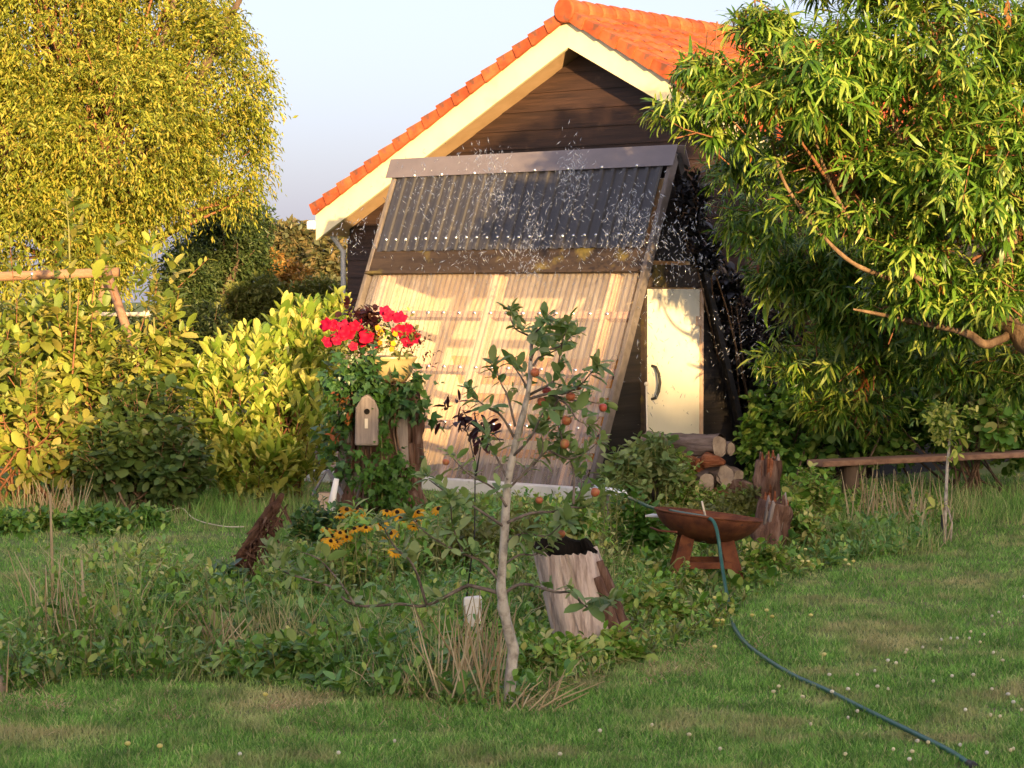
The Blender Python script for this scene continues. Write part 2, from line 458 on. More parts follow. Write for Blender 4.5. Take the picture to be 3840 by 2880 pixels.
class MB:
    def __init__(s):
        s.v, s.f = [], []

    def poly(s, pts):
        k = len(s.v)
        s.v += [V3(p) for p in pts]
        s.f.append(tuple(range(k, k + len(pts))))
        return s

    def hexa(s, c):
        """8 corners: bottom ring then top ring"""
        k = len(s.v)
        s.v += [V3(p) for p in c]
        for q in ((3, 2, 1, 0), (4, 5, 6, 7), (0, 1, 5, 4), (1, 2, 6, 5), (2, 3, 7, 6), (3, 0, 4, 7)):
            s.f.append(tuple(k + i for i in q))
        return s

    def box(s, x0, x1, y0, y1, z0, z1, fn=None):
        c = [(x0, y0, z0), (x1, y0, z0), (x1, y1, z0), (x0, y1, z0), (x0, y0, z1), (x1, y0, z1), (x1, y1, z1), (x0, y1, z1)]
        return s.hexa([fn(*p) for p in c] if fn else c)

    def prism(s, poly, d):
        """extrude polygon along vector d"""
        k, n = len(s.v), len(poly)
        s.v += [V3(p) for p in poly] + [(p[0] + d[0], p[1] + d[1], p[2] + d[2]) for p in poly]
        s.f.append(tuple(range(k, k + n)))
        s.f.append(tuple(range(k + 2 * n - 1, k + n - 1, -1)))
        for i in range(n):
            j = (i + 1) % n
            s.f.append((k + i, k + n + i, k + n + j, k + j))
        return s

    def tube(s, pts, rad, n=6, rough=0.0, cap=True, ell=1.0):
        pts = [Vector(p) for p in pts]
        m = len(pts)
        if not hasattr(rad, '__len__'):
            rad = [rad] * m
        k = len(s.v)
        t0 = (pts[1] - pts[0]).normalized()
        ref = Vector((0, 0, 1)) if abs(t0.z) < .9 else Vector((1, 0, 0))
        a = t0.cross(ref).normalized()
        for i, p in enumerate(pts):
            t = (pts[min(i + 1, m - 1)] - pts[max(i - 1, 0)])
            if t.length < 1e-9:
                t = t0
            t.normalize()
            a = (a - t * a.dot(t))
            a = a.normalized() if a.length > 1e-6 else t.orthogonal().normalized()
            b = t.cross(a)
            for j in range(n):
                th = 2 * math.pi * j / n
                r = rad[i] * (1 + (random.uniform(-rough, rough) if rough else 0))
                s.v.append(V3(p + a * (r * math.cos(th)) + b * (r * ell * math.sin(th))))
        for i in range(m - 1):
            for j in range(n):
                j2 = (j + 1) % n
                s.f.append((k + i * n + j, k + i * n + j2, k + (i + 1) * n + j2, k + (i + 1) * n + j))
        if cap:
            s.f.append(tuple(k + j for j in range(n - 1, -1, -1)))
            s.f.append(tuple(k + (m - 1) * n + j for j in range(n)))
        return s

    def gnarl(s, pts, rad, n=28, rings=22, amp=.12, freq=6, ridge=.10, rk=3.0, seed=0, cap=True):
        """a tube with lumpy, furrowed bark: smooth noise plus ridges running along it"""
        pts = [Vector(p) for p in pts]
        path = smooth_path(pts, max(2, rings // (len(pts) - 1)))
        rr = np.interp(np.linspace(0, 1, len(path)), np.linspace(0, 1, len(rad)), rad)
        k0 = len(s.v)
        s.tube(path, list(rr), n, 0, cap)
        m = len(path)
        for i in range(m):
            for j in range(n):
                q = Vector(s.v[k0 + i * n + j])
                th = 2 * math.pi * j / n
                f = 1 + amp * noise.noise(q * freq + Vector((seed, 0, 0)))
                f += ridge * noise.noise(Vector((math.cos(th) * rk, math.sin(th) * rk, i * .12 + seed)))
                f += ridge * .5 * noise.noise(Vector((math.cos(th) * rk * 2.7, math.sin(th) * rk * 2.7, i * .25 + seed * 2)))
                s.v[k0 + i * n + j] = V3(path[i] + (q - path[i]) * f)
        return s

    def lathe(s, prof, n=24, c=(0, 0, 0), wob=0):
        k = len(s.v)
        for (r, z) in prof:
            for j in range(n):
                th = 2 * math.pi * j / n
                q = r * (1 + (random.uniform(-wob, wob) if wob else 0))
                s.v.append((c[0] + q * math.cos(th), c[1] + q * math.sin(th), c[2] + z))
        for i in range(len(prof) - 1):
            for j in range(n):
                j2 = (j + 1) % n
                s.f.append((k + i * n + j, k + i * n + j2, k + (i + 1) * n + j2, k + (i + 1) * n + j))
        return s

    def ball(s, c, r, n=8, m=6, sq=(1, 1, 1)):
        prof = [(math.sin(math.pi * i / m) * r + 1e-5, -math.cos(math.pi * i / m) * r) for i in range(m + 1)]
        k = len(s.v)
        s.lathe(prof, n)
        for i in range(k, len(s.v)):
            x, y, z = s.v[i]
            s.v[i] = (c[0] + x * sq[0], c[1] + y * sq[1], c[2] + z * sq[2])
        return s

    def mesh(s, name, mat, smooth=False):
        me = bpy.data.meshes.new(name)
        me.from_pydata(s.v, [], s.f)
        if smooth:
            me.polygons.foreach_set('use_smooth', [True] * len(me.polygons))
        me.materials.append(mat)
        me.update()
        return me

    def build(s, name, mat, parent=None, smooth=False, bevel=0):
        o = link(name, s.mesh(name, mat, smooth), parent)
        if bevel:
            b = o.modifiers.new('bevel', 'BEVEL')
            b.width = bevel
            b.segments = 2
        return o


# leaf templates: along, across, lift ; faces
T_DIA = (np.array([(0, 0, 0), (.45, .5, .10), (1, 0, -.06), (.45, -.5, .10)]), [(0, 1, 2), (0, 2, 3)])
T_LANCE = (np.array([(0, 0, 0), (.38, .5, .05), (.72, .36, .0), (1, 0, -.14), (.72, -.36, .0), (.38, -.5, .05)]),
           [(0, 1, 5), (1, 2, 4, 5), (2, 3, 4)])
T_OVAL = (np.array([(0, 0, 0), (.22, .36, .05), (.58, .5, .05), (.86, .30, .0), (1, 0, -.08), (.86, -.30, .0), (.58, -.5, .05), (.22, -.36, .05),
                    (.25, 0, 0), (.6, 0, -.005)]),
          [(0, 1, 8), (0, 8, 7), (8, 1, 2, 9), (7, 8, 9, 6), (9, 2, 3, 4), (6, 9, 4, 5)])
T_BLADE = (np.array([(0, .5, 0), (0, -.5, 0), (.55, -.36, .05), (.55, .36, .05), (1, 0, -.16)]), [(0, 1, 2, 3), (3, 2, 4)])
T_TRI = (np.array([(0, .5, 0), (0, -.5, 0), (1, 0, 0)]), [(0, 1, 2)])
T_IVY = (np.array([(0, 0, 0), (.05, .34, .03), (.38, .52, .06), (.45, .28, .03), (1, 0, -.08), (.45, -.28, .03), (.38, -.52, .06), (.05, -.34, .03)]),
         [(0, 1, 3), (1, 2, 3), (0, 3, 4), (0, 4, 5), (0, 5, 7), (5, 6, 7)])


def nrm(a):
    return a / np.maximum(np.linalg.norm(a, axis=1, keepdims=True), 1e-9)


def leaf_mesh(name, tpl, A, mat):
    """A = dict of p, a (axis), n (normal), L, W : all leaves as one mesh"""
    tv, tf = tpl
    p, a, n = A['p'], nrm(A['a']), A['n']
    n = nrm(n - a * (n * a).sum(1, keepdims=True))
    b = np.cross(n, a)
    Lc, Wc = A['L'][:, None], A['W'][:, None]
    k, m = len(p), len(tv)
    v = (p[:, None, :] + (a * Lc)[:, None, :] * tv[None, :, 0:1] + (b * Wc)[:, None, :] * tv[None, :, 1:2]
         + (n * Lc)[:, None, :] * tv[None, :, 2:3])
    v = v.reshape(-1, 3)
    me = bpy.data.meshes.new(name)
    fl = np.concatenate([np.array(f) for f in tf])
    cnt = np.array([len(f) for f in tf])
    loops = (np.arange(k)[:, None] * m + fl[None, :]).ravel()
    tot = np.tile(cnt, k)
    start = np.concatenate([[0], np.cumsum(tot)[:-1]])
    me.vertices.add(k * m)
    me.vertices.foreach_set('co', v.astype(np.float32).ravel())
    me.loops.add(len(loops))
    me.loops.foreach_set('vertex_index', loops.astype(np.int32))
    me.polygons.add(len(tot))
    me.polygons.foreach_set('loop_start', start.astype(np.int32))
    me.polygons.foreach_set('loop_total', tot.astype(np.int32))
    me.update(calc_edges=True)
    me.validate()
    me.materials.append(mat)
    return me


def sub(A, idx):
    return {k: v[idx] for k, v in A.items()}


def cat(*As):
    return {k: np.concatenate([a[k] for a in As]) for k in As[0]}


LEAFME = {}


def leaf_parts(root, name, tpl, A, mat, count, keyname, wobble=0.5):
    """the leaves that show largest from the garden side become objects of their own, the rest stay one part"""
    p = A['p']
    a = nrm(A['a'])
    n = nrm(A['n'] - a * (A['n'] * a).sum(1, keepdims=True))
    view = nrm(p - np.array([0, 0, CAMH]))
    face = np.abs((n * view).sum(1))
    inview = (np.abs(p[:, 0] / p[:, 1]) < .225) & (np.abs((p[:, 2] - CAMH) / p[:, 1] + .04) < .17)
    score = A['L'] * A['W'] * (face + .15) / p[:, 1] ** 2
    dist = p[:, 1]
    q = np.quantile(dist, .35)
    score = np.where((dist <= q) & inview, score, -1)
    order = np.argsort(-score)
    idx = order[:min(count, int((score > 0).sum()))]
    if keyname not in LEAFME:
        one = {'p': np.zeros((1, 3)), 'a': np.array([[1., 0, 0]]), 'n': np.array([[0, 0, 1.]]), 'L': np.ones(1), 'W': np.ones(1)}
        LEAFME[keyname] = leaf_mesh(name, tpl, one, mat)
    me = LEAFME[keyname]
    base = np.array(root.location)
    bb = np.cross(n, a)
    for i in idx:
        o = bpy.data.objects.new(name, me)
        l, w = A['L'][i], A['W'][i]
        ax, bx, nx, pp = a[i] * l, bb[i] * w, n[i] * l, p[i] - base
        o.matrix_basis = Matrix(((ax[0], bx[0], nx[0], pp[0]), (ax[1], bx[1], nx[1], pp[1]), (ax[2], bx[2], nx[2], pp[2]), (0, 0, 0, 1)))
        o.parent = root
        COL.objects.link(o)
    keep = np.ones(len(p), bool)
    keep[idx] = False
    return sub(A, keep)


def shoot_leaves(base, d, ln, n, L, W, droop=0.0, ang=1.0, ldroop=0.3, t0=.2, jit=.25, up=(0, 0, 1), pos=1.0):
    """n leaves spiralling along each shoot"""
    Sn = len(base)
    d = nrm(d)
    ref = np.where(np.abs(d[:, 2:3]) < .9, np.array([[0, 0, 1.]]), np.array([[1., 0, 0]]))
    e1 = nrm(np.cross(d, ref))
    e2 = np.cross(d, e1)
    t = (t0 + (1 - t0) * (np.arange(n) + .5) / n)[None, :] + rng.normal(0, .02, (Sn, n))
    ph = (np.arange(n) * 2.4)[None, :] + rng.uniform(0, 6.28, (Sn, 1)) + rng.normal(0, .3, (Sn, n))
    rad = np.cos(ph)[..., None] * e1[:, None] + np.sin(ph)[..., None] * e2[:, None]
    tt = t[..., None]
    p = base[:, None] + d[:, None] * (ln[:, None, None] * tt)
    p[..., 2] -= droop * ln[:, None] * t ** 2
    dd = d[:, None] + np.array([0, 0, -1.]) * (2 * droop * tt)
    al = ang + rng.normal(0, jit, (Sn, n))
    al = al * (1.15 - .55 * t * pos)
    a = rad * np.sin(al)[..., None] + dd * np.cos(al)[..., None]
    a[..., 2] -= ldroop * (1 + rng.normal(0, .4, (Sn, n)))
    nn = np.array(up)[None, None] + dd * .6 + rng.normal(0, .3, (Sn, n, 3))
    sc = rng.uniform(.55, 1.2, (Sn, n)) * (1.05 - .35 * np.abs(t - .5)) * np.clip(rng.lognormal(0, .22, (Sn, 1)), .55, 1.6)
    r = lambda x: x.reshape(-1, *x.shape[2:])
    return {'p': r(p), 'a': r(a), 'n': r(nn), 'L': (L * sc).ravel(), 'W': (W * sc * rng.uniform(.8, 1.2, (Sn, n))).ravel()}


def in_blobs(blobs, n, inner=.55, lo=.0, holes=0.0):
    """points near the skin of a union of ellipsoids, and the outward direction there"""
    B = np.array(blobs, float)
    vol = B[:, 3] * B[:, 5] + B[:, 4] * B[:, 5] + B[:, 3] * B[:, 4]
    out_p, out_d = [], []
    need = n
    while need > 0:
        i = rng.choice(len(B), need * 2, p=vol / vol.sum())
        u = nrm(rng.normal(0, 1, (need * 2, 3)))
        rr = 1 - (1 - inner) * rng.uniform(0, 1, need * 2) ** 1.6
        p = B[i, :3] + u * B[i, 3:6] * rr[:, None]
        ok = p[:, 2] > lo
        for b in B:
            q = (((p - b[:3]) / (b[3:6] * .72)) ** 2).sum(1)
            ok &= q > .92 * (inner / .55) ** 2 * .8
        if holes:
            h = np.sin(p[:, 0] * 3.1 + p[:, 2] * 1.3) + np.sin(p[:, 1] * 2.7 - p[:, 2] * 2.9 + 1) + np.sin(p[:, 2] * 4.3 + p[:, 0] * 1.7)
            ok &= (h > -1.1) | (rng.uniform(0, 1, len(p)) > holes)
        p, u = p[ok], u[ok]
        out_p.append(p[:need])
        out_d.append(u[:need])
        need -= len(p[:need])
    return np.concatenate(out_p), np.concatenate(out_d)


def stems_mb(root_pt, tips, n, r0, seg=4, sides=5, bend=.15, r1=.004, spread=.15):
    mb = MB()
    tips = tips[rng.permutation(len(tips))[:n]]
    for t in tips:
        t = Vector(t)
        b = Vector(root_pt) + Vector((random.uniform(-spread, spread), random.uniform(-spread, spread), 0))
        mid = b.lerp(t, .5) + Vector((random.uniform(-bend, bend), random.uniform(-bend, bend), random.uniform(0, bend)))
        pts, rad = [], []
        for k in range(seg + 1):
            f = k / seg
            pts.append(b * (1 - f) ** 2 + mid * 2 * f * (1 - f) + t * f ** 2 + Vector((random.uniform(-1, 1), random.uniform(-1, 1), 0)) * bend * .12)
            rad.append(r0 * (1 - f) + r1)
        mb.tube(pts, rad, sides, cap=False)
    return mb


def smooth_path(pts, n=6):
    out = []
    for i in range(len(pts) - 1):
        p0, p1, p2, p3 = pts[max(i - 1, 0)], pts[i], pts[i + 1], pts[min(i + 2, len(pts) - 1)]
        for k in range(n):
            t = k / n
            out.append(.5 * ((2 * p1) + (p2 - p0) * t + (2 * p0 - 5 * p1 + 4 * p2 - p3) * t * t + (3 * p1 - p0 - 3 * p2 + p3) * t ** 3))
    return out + [pts[-1]]


def rebase(mb, loc):
    mb.v = [(x - loc[0], y - loc[1], z - loc[2]) for x, y, z in mb.v]
    return mb


def shrub(name, label, cat_, base, blobs, nshoot, nleaf, L, Wd, tpl, lm, key, sl=.3, droop=.0, ang=1.0, ldroop=.2, updir=.6, outdir=1.0,
          parts=0, stems=30, r0=.02, sm=None, group=None, inner=.55, holes=.3, extra=None, jit=.25, lo=.03, spread=.15, t0=.2, tops=None):
    root = thing(name, label, cat_, base, 0, group)
    tip, u = in_blobs(blobs, nshoot, inner, lo, holes)
    d = nrm(u * outdir + np.array([0, 0, updir]) + rng.normal(0, .3, u.shape))
    ln = sl * rng.uniform(.6, 1.3, len(tip))
    bs = tip - d * ln[:, None]
    if tops is not None:
        tb, td, tl = tops
        bs, d, ln, tip = np.concatenate([bs, tb]), np.concatenate([d, td]), np.concatenate([ln, tl]), np.concatenate([tip, tb])
    A = shoot_leaves(bs, d, ln, nleaf, L, Wd, droop, ang, ldroop, t0, jit)
    A = sub(A, A['p'][:, 2] > .01)
    if parts:
        A = leaf_parts(root, 'leaf', tpl, A, lm, parts, key)
    A['p'] = A['p'] - np.array(base)
    o = link('crown', leaf_mesh('crown', tpl, A, lm), root)
    o['kind'] = 'stuff'
    if stems:
        mb = stems_mb(base, bs, stems, r0, spread=spread)
        # twigs of the shoots
        pick = rng.permutation(len(bs))[:min(len(bs), 260)]
        for i in pick:
            b0 = Vector(bs[i])
            e = b0 + Vector(d[i]) * float(ln[i]) - Vector((0, 0, droop * float(ln[i])))
            m_ = b0.lerp(e, .5) + Vector((0, 0, droop * float(ln[i]) * .25))
            mb.tube([b0, m_, e], [.005, .004, .002], 4, cap=False)
        rebase(mb, base).build('branches', sm or M_twig, root, True)
    return root


# ================================================================== THE SETTING
gp = MB()
xs = [-400, -60, -20] + [x * .5 for x in range(-24, 25)] + [20, 60, 400]
ys = [-300, -30, -5] + [y * .5 for y in range(8, 61)] + [40, 70, 150, 500]
k0 = 0
gv = [(x, y, 0) for y in ys for x in xs]
nx = len(xs)
gp.v = gv
gp.f = [(j * nx + i, j * nx + i + 1, (j + 1) * nx + i + 1, (j + 1) * nx + i) for j in range(len(ys) - 1) for i in range(nx - 1)]
lawn = gp.build('lawn', M_lawn)
tag(lawn, kind='structure')

# ------------------------------------------------------------------ barn with tiled roof
ROT = math.radians(-39.5)
bc = P(2130, 800, 26.9)
barn = thing('barn', 'dark boarded barn with cream gable edge and orange tiled roof', 'barn', (bc.x, bc.y, 0), ROT)
HW, ZA, ZE, LEN = 4.2, 5.325, 3.10, 9.0
sl_ = (ZA - ZE) / HW
SLOPE = math.atan(sl_)


def ztop(x):
    return ZA - abs(x) * sl_


wallp = bpy.data.objects.new('gable_wall', None)
COL.objects.link(wallp)
wallp.parent = barn
WY, WX = .38, 4.0
z, row = 0.0, 0
while z < ZA - .40:
    z1 = z + .232
    zz = min(z1, ZA - .365)
    x0 = min(WX, (ZA - .345 - z) / sl_)
    x1 = min(WX, (ZA - .345 - zz) / sl_)
    lapb, lapt = WY - .022, WY - .006
    mb = MB()
    mb.hexa([(-x0, lapb, z), (x0, lapb, z), (x0, WY + .012, z), (-x0, WY + .012, z), (-x1, lapt, zz), (x1, lapt, zz), (x1, WY + .012, zz), (-x1, WY + .012, zz)])
    mb.build('board', M_boards, wallp)
    z = z1 - .007
    row += 1
mb = MB()
mb.prism([(-WX + .01, WY + .02, 0), (WX - .01, WY + .02, 0), (WX - .01, WY + .02, 2.95), (0, WY + .02, ZA - .40), (-WX + .01, WY + .02, 2.95)], (0, .1, 0))
mb.box(WX - .12, WX - .02, WY + .12, LEN, 0, 3.0)
mb.box(-WX + .02, -WX + .12, WY + .12, LEN, 0, 3.0)
mb.box(-WX + .13, WX - .13, LEN - .1, LEN, 0, 3.0)
mb.build('side_wall', M_boards2, barn)
for sg in (-1, 1):
    mb = MB()
    xo = sg * (HW + .02)
    a = [(0, 0, ZA), (xo, 0, ztop(xo)), (xo, 0, ztop(xo) - .35), (0, 0, ZA - .35)]
    mb.prism(a if sg > 0 else a[::-1], (0, .045, 0))
    mb.build('barge_board', M_cream, barn)
    mb = MB()
    xi = sg * .004
    xo = sg * (HW - .03)
    pts = [(xi, .048, ZA - .32), (xo, .048, ztop(xo) - .32), (xo, LEN, ztop(xo) - .32), (xi, LEN, ZA - .32)]
    up = .03
    mb.hexa(pts + [(p[0], p[1], p[2] + up) for p in pts] if sg < 0 else pts[::-1] + [(p[0], p[1], p[2] + up) for p in pts[::-1]])
    mb.build('soffit', M_soffit, barn)
roof = bpy.data.objects.new('roof', None)
COL.objects.link(roof)
roof.parent = barn
# roof deck below the tiles
for sg in (-1, 1):
    mb = MB()
    xo = sg * (HW - .02)
    xi = sg * .004
    pts = [(xi, .05, ZA - .09), (xo, .05, ztop(xo) - .09), (xo, LEN, ztop(xo) - .09), (xi, LEN, ZA - .09)]
    mb.hexa(pts + [(p[0], p[1], p[2] + .13) for p in pts])
    mb.build('deck', M_boards2, roof)
NR = 17
SLN = HW / math.cos(SLOPE)
ROWL = SLN / NR
cs, sn = math.cos(SLOPE), math.sin(SLOPE)


def tile_mesh(width, verge):
    """one clay tile, its top end at the origin, running down +x; the slope's normal is z"""
    mb = MB()
    ov = ROWL + .05
    prof = [(0, .012), (.05, .030), (.10, .038), (.15, .030), (.20, .012), (.25, .008)]
    if verge:
        h0, h1 = .0, .028
        mb.hexa([(0, -.035, -.085 + h0), (ov, -.060, -.112 + h1 - .012), (ov, .0, -.112 + h1 - .012), (0, .0, -.085 + h0),
                 (0, -.035, .028 + h0), (ov, -.060, .030 + h1), (ov, .0, .040 + h1), (0, .0, .040 + h0)])
    n = len(prof)
    k = len(mb.v)
    for (x, dz) in ((0, 0), (ov, .028)):
        for (y, z) in prof:
            mb.v.append((x, y * width / .25 + .001, z + dz))
    for y, z in prof:
        mb.v.append((ov, y * width / .25 + .001, z + .028 - .026))
    for i in range(n - 1):
        mb.f.append((k + i, k + n + i, k + n + i + 1, k + i + 1))
        mb.f.append((k + n + i, k + 2 * n + i, k + 2 * n + i + 1, k + n + i + 1))
    return mb.mesh('tile', M_tile)


TW = .25
TM, TMV = tile_mesh(TW, False), tile_mesh(TW, True)


def place_tile(me, sg, r, y, parent):
    o = bpy.data.objects.new('tile', me)
    COL.objects.link(o)
    o.parent = parent
    d = r * ROWL
    ex = Vector((sg * cs, 0, -sn))
    nz = Vector((sg * sn, 0, cs))
    jit = random.uniform(-.004, .004)
    loc = Vector((0, y, ZA + .075 + jit)) + ex * d
    o.matrix_basis = Matrix(((ex.x, 0, nz.x, loc.x), (ex.y, 1, nz.y, loc.y), (ex.z, 0, nz.z, loc.z), (0, 0, 0, 1)))


NCOL = 14
for r in range(NR):
    place_tile(TMV, -1, r, -.02, roof)
    for c in range(NCOL):
        place_tile(TMV if c == 0 else TM, 1, r, -.02 + c * TW, roof)
mb = MB()
tv = [v.co.copy() for v in TM.vertices]
tf = [tuple(p.vertices) for p in TM.polygons]
for sg, c0 in ((1, NCOL), (-1, 1)):
    for r in range(NR):
        for c in range(c0, int(LEN / TW)):
            ex, nz = Vector((sg * cs, 0, -sn)), Vector((sg * sn, 0, cs))
            loc = Vector((0, -.02 + c * TW, ZA + .075)) + ex * (r * ROWL)
            k = len(mb.v)
            mb.v += [V3(loc + ex * q.x + Vector((0, q.y, 0)) + nz * q.z) for q in tv]
            mb.f += [tuple(k + i for i in f) for f in tf]
o = mb.build('tiles', M_tile, roof)
o['kind'] = 'stuff'
# ridge tiles with a round end cap
mb = MB()
R = .135
n = 9
for i, (y, s) in enumerate(((0, 1.0), (.04, 1.09), (.10, 1.09), (.30, .93))):
    for j in range(n):
        th = math.radians(-25 + 230 * j / (n - 1))
        mb.v.append((R * s * math.cos(th), y, R * s * math.sin(th)))
for i in range(3):
    for j in range(n - 1):
        mb.f.append((i * n + j, i * n + j + 1, (i + 1) * n + j + 1, (i + 1) * n + j))
RM = mb.mesh('ridge_tile', M_tile, False)
for i in range(int(LEN / .27)):
    o = link('ridge_tile', RM, roof)
    o.location = (0, -.02 + i * .27, ZA + .085)
mb = MB()
mb.tube([(0, -.10, ZA + .085), (0, -.085, ZA + .085), (0, .02, ZA + .085)], [R * 1.0, R * 1.12, R * 1.12], 20)
mb.build('ridge_end_cap', M_tile, roof, False, .008)
# gutter and downpipe at the left eave
mb = MB()
mb.box(-HW - .17, -HW - .03, -.03, LEN, ZE - .22, ZE - .10)
mb.build('gutter', M_pvc, barn, False, .02)
mb = MB()
mb.tube([(-HW - .06, .34, ZE - .20), (-HW - .05, .34, ZE - .30), (-WX - .07, .36, ZE - .5), (-WX - .07, .36, .02)], .035, 10)
mb.build('downpipe', M_gpipe, barn, True)

# ------------------------------------------------------------------ A-frame shed
ac = (1.67, 23.14)
shed = thing('a_frame_shed', 'tall A-frame shed with dark and clear corrugated sheets beside the barn', 'shed', (ac[0], ac[1], 0), ROT)
HB, HZ, SX = 1.475, 3.5, -3.8
SLS = math.hypot(HB, HZ)
uy, uz = HB / SLS, HZ / SLS


def fr(x, s, nn):
    return (x, -HB + s * uy - nn * uz, s * uz + nn * uy)


def bk(x, s, nn):
    return (x, HB - s * uy + nn * uz, s * uz + nn * uy)


# ridge cap: a folded sheet
mb = MB()
x0, x1 = SX - .10, .09
for f, s0 in ((fr, SLS - .20), (bk, SLS - .20)):
    a = [f(x0, s0, .085), f(x1, s0, .085), f(x1, SLS + .035, .085), f(x0, SLS + .035, .085)]
    b = [f(x0, s0, .079), f(x1, s0, .079), f(x1, SLS + .035, .079), f(x0, SLS + .035, .079)]
    mb.hexa(b + a if f is fr else a + b)
mb.build('ridge_cap', M_cap, shed)


def corr(f, x0, x1, s0, s1, n0, depth, pitch, mat, name, seg=3, flat=.5):
    xs_ = []
    k = int(round((x1 - x0) / pitch))
    for i in range(k):
        b = x0 + i * pitch
        if flat:
            xs_ += [(b, 0), (b + pitch * .52, 0), (b + pitch * .60, 1), (b + pitch * .90, 1), (b + pitch * .98, 0)]
        else:
            xs_ += [(b + pitch * j / 8, .5 - .5 * math.cos(2 * math.pi * j / 8)) for j in range(8)]
    xs_.append((x0 + k * pitch, 0))
    mb = MB()
    m = len(xs_)
    for r in range(seg + 1):
        s = s0 + (s1 - s0) * r / seg
        for (x, h) in xs_:
            mb.v.append(f(x, s, n0 + h * depth))
    for r in range(seg):
        for i in range(m - 1):
            mb.f.append((r * m + i, r * m + i + 1, (r + 1) * m + i + 1, (r + 1) * m + i))
    return mb.build(name, mat, shed, not flat)


PI_ = .1475
S_F0, S_F1 = 2.43, 2.74
for i, (k0, k1) in enumerate(((0, 7), (7, 13), (13, 19), (19, 25))):
    xa = SX + .06 + k0 * PI_
    corr(fr, xa, SX + .06 + k1 * PI_, S_F1 - .04, SLS - .12, .050 + .0015 * (i % 2), .022, PI_, M_sheet, 'dark_sheet')
    corr(fr, xa, SX + .06 + k1 * PI_, .10, 2.66, .006 + .0015 * (i % 2), .020, PI_ / 2, M_clear, 'clear_sheet', 3, 0)
corr(bk, SX + .06, SX + .06 + 25 * PI_, .05, SLS - .12, .050, .022, PI_, M_sheet, 'back_sheet')
MB().box(SX + .02, -.005, S_F0, S_F1, .030, .044, fr).build('fascia_board', M_fascia, shed)
MB().box(SX + .0, -.02, S_F0 - .01, S_F0 + .02, .046, .085, fr).build('drip_edge', M_fascia, shed)
for x in (SX - .03, .0):
    MB().box(x, x + .05, .0, SLS - .03, -.05, .055, fr).build('edge_trim', M_trim, shed, False, .005)
    MB().box(x, x + .05, .0, SLS - .03, -.05, .040, bk).build('edge_trim', M_boards2, shed, False, .005)
for x, w_ in ((-.37, .03), (-1.93, .06), (-3.55, .06)):
    MB().box(x - w_, x + w_, .04, SLS - .16, -.12, .002, fr).build('rafter', M_pine, shed)
    MB().box(x - w_, x + w_, .04, SLS - .16, -.09, -.02, bk).build('rafter', M_pine, shed)
for s in (.74, 1.36, 1.98):
    for xa, xb in ((SX + .08, -3.615), (-3.485, -1.995), (-1.865, -.405), (-.335, -.04)):
        MB().box(xa, xb, s - .045, s + .03, -.10, .002, fr).build('purlin', M_purlin, shed)
sm = MB()
sm.lathe([(.001, .012), (.008, .011), (.015, .004), (.018, 0)], 8)
SCR = sm.mesh('screw', M_metal, True)
fq = Vector((0, -uz, uy)).to_track_quat('Z', 'Y').to_matrix().to_4x4()


def screw(x, s, nn):
    o = bpy.data.objects.new('screw', SCR)
    COL.objects.link(o)
    o.parent = shed
    o.matrix_basis = Matrix.Translation(fr(x, s, nn)) @ fq


for i in range(25):
    screw(SX + .06 + (i + .75) * PI_, S_F1 + .10 + random.uniform(-.006, .006), .072)
for i in range(1, 25, 3):
    screw(SX + .06 + (i + .75) * PI_ + random.uniform(-.02, .02), SLS - .185, .085)
for s in (.74, 1.36, 1.98):
    for i in range(1, 48, 3):
        screw(SX + .06 + (i + .5) * PI_ / 2, s, .026)
MB().box(SX - .06, .06, -HB - .14, -HB + .02, .0, .13).build('sill', M_sill, shed, False, .01)
MB().box(SX + .1, -.08, -HB + .03, HB - .05, .0, .03).build('floor', M_soil, shed)
# lining boards on the inside of the back slope: striped ones below, upright pale ones above
s = .06
i = 0
while s < 1.40:
    wdt = .118
    MB().box(SX + .05, -.06, s, s + wdt - .006, -.12, -.10, bk).build('lining_board', M_ostr if i % 2 else M_wstr, shed)
    s += wdt
    i += 1
for xa, xb in ((SX + .05, -2.55), (-2.54, -1.32), (-1.31, -.06)):
    MB().box(xa, xb, s, SLS - .25, -.12, -.10, bk).build('lining_panel', M_ply, shed)


# end walls, boarded
def endwall(xw, door, mat, front):
    par = bpy.data.objects.new('end_wall', None)
    COL.objects.link(par)
    par.parent = shed
    z = .05
    while z < HZ - .3:
        z1 = min(z + .16, HZ - .25)
        h0, h1 = HB * (1 - z / HZ) - .06, HB * (1 - z1 / HZ) - .06
        segs = [(-h0, h0, -h1, h1)]
        if door and z < 2.30:
            dl, dr = -.50, .55
            segs = [(-h0, dl, -h1, dl), (dr, h0, dr, h1)]
        for a0, b0, a1, b1 in segs:
            if b0 - a0 < .02 or b1 - a1 < .005:
                continue
            e0, e1 = xw + front * .012, xw + front * .003
            MB().hexa([(xw - .02 * front, a0, z), (e0, a0, z), (e0, b0, z), (xw - .02 * front, b0, z),
                       (xw - .02 * front, a1, z1), (e1, a1, z1), (e1, b1, z1), (xw - .02 * front, b1, z1)]).build('board', mat, par)
        z = z1 - .005 if z1 < HZ - .26 else 99
    return par


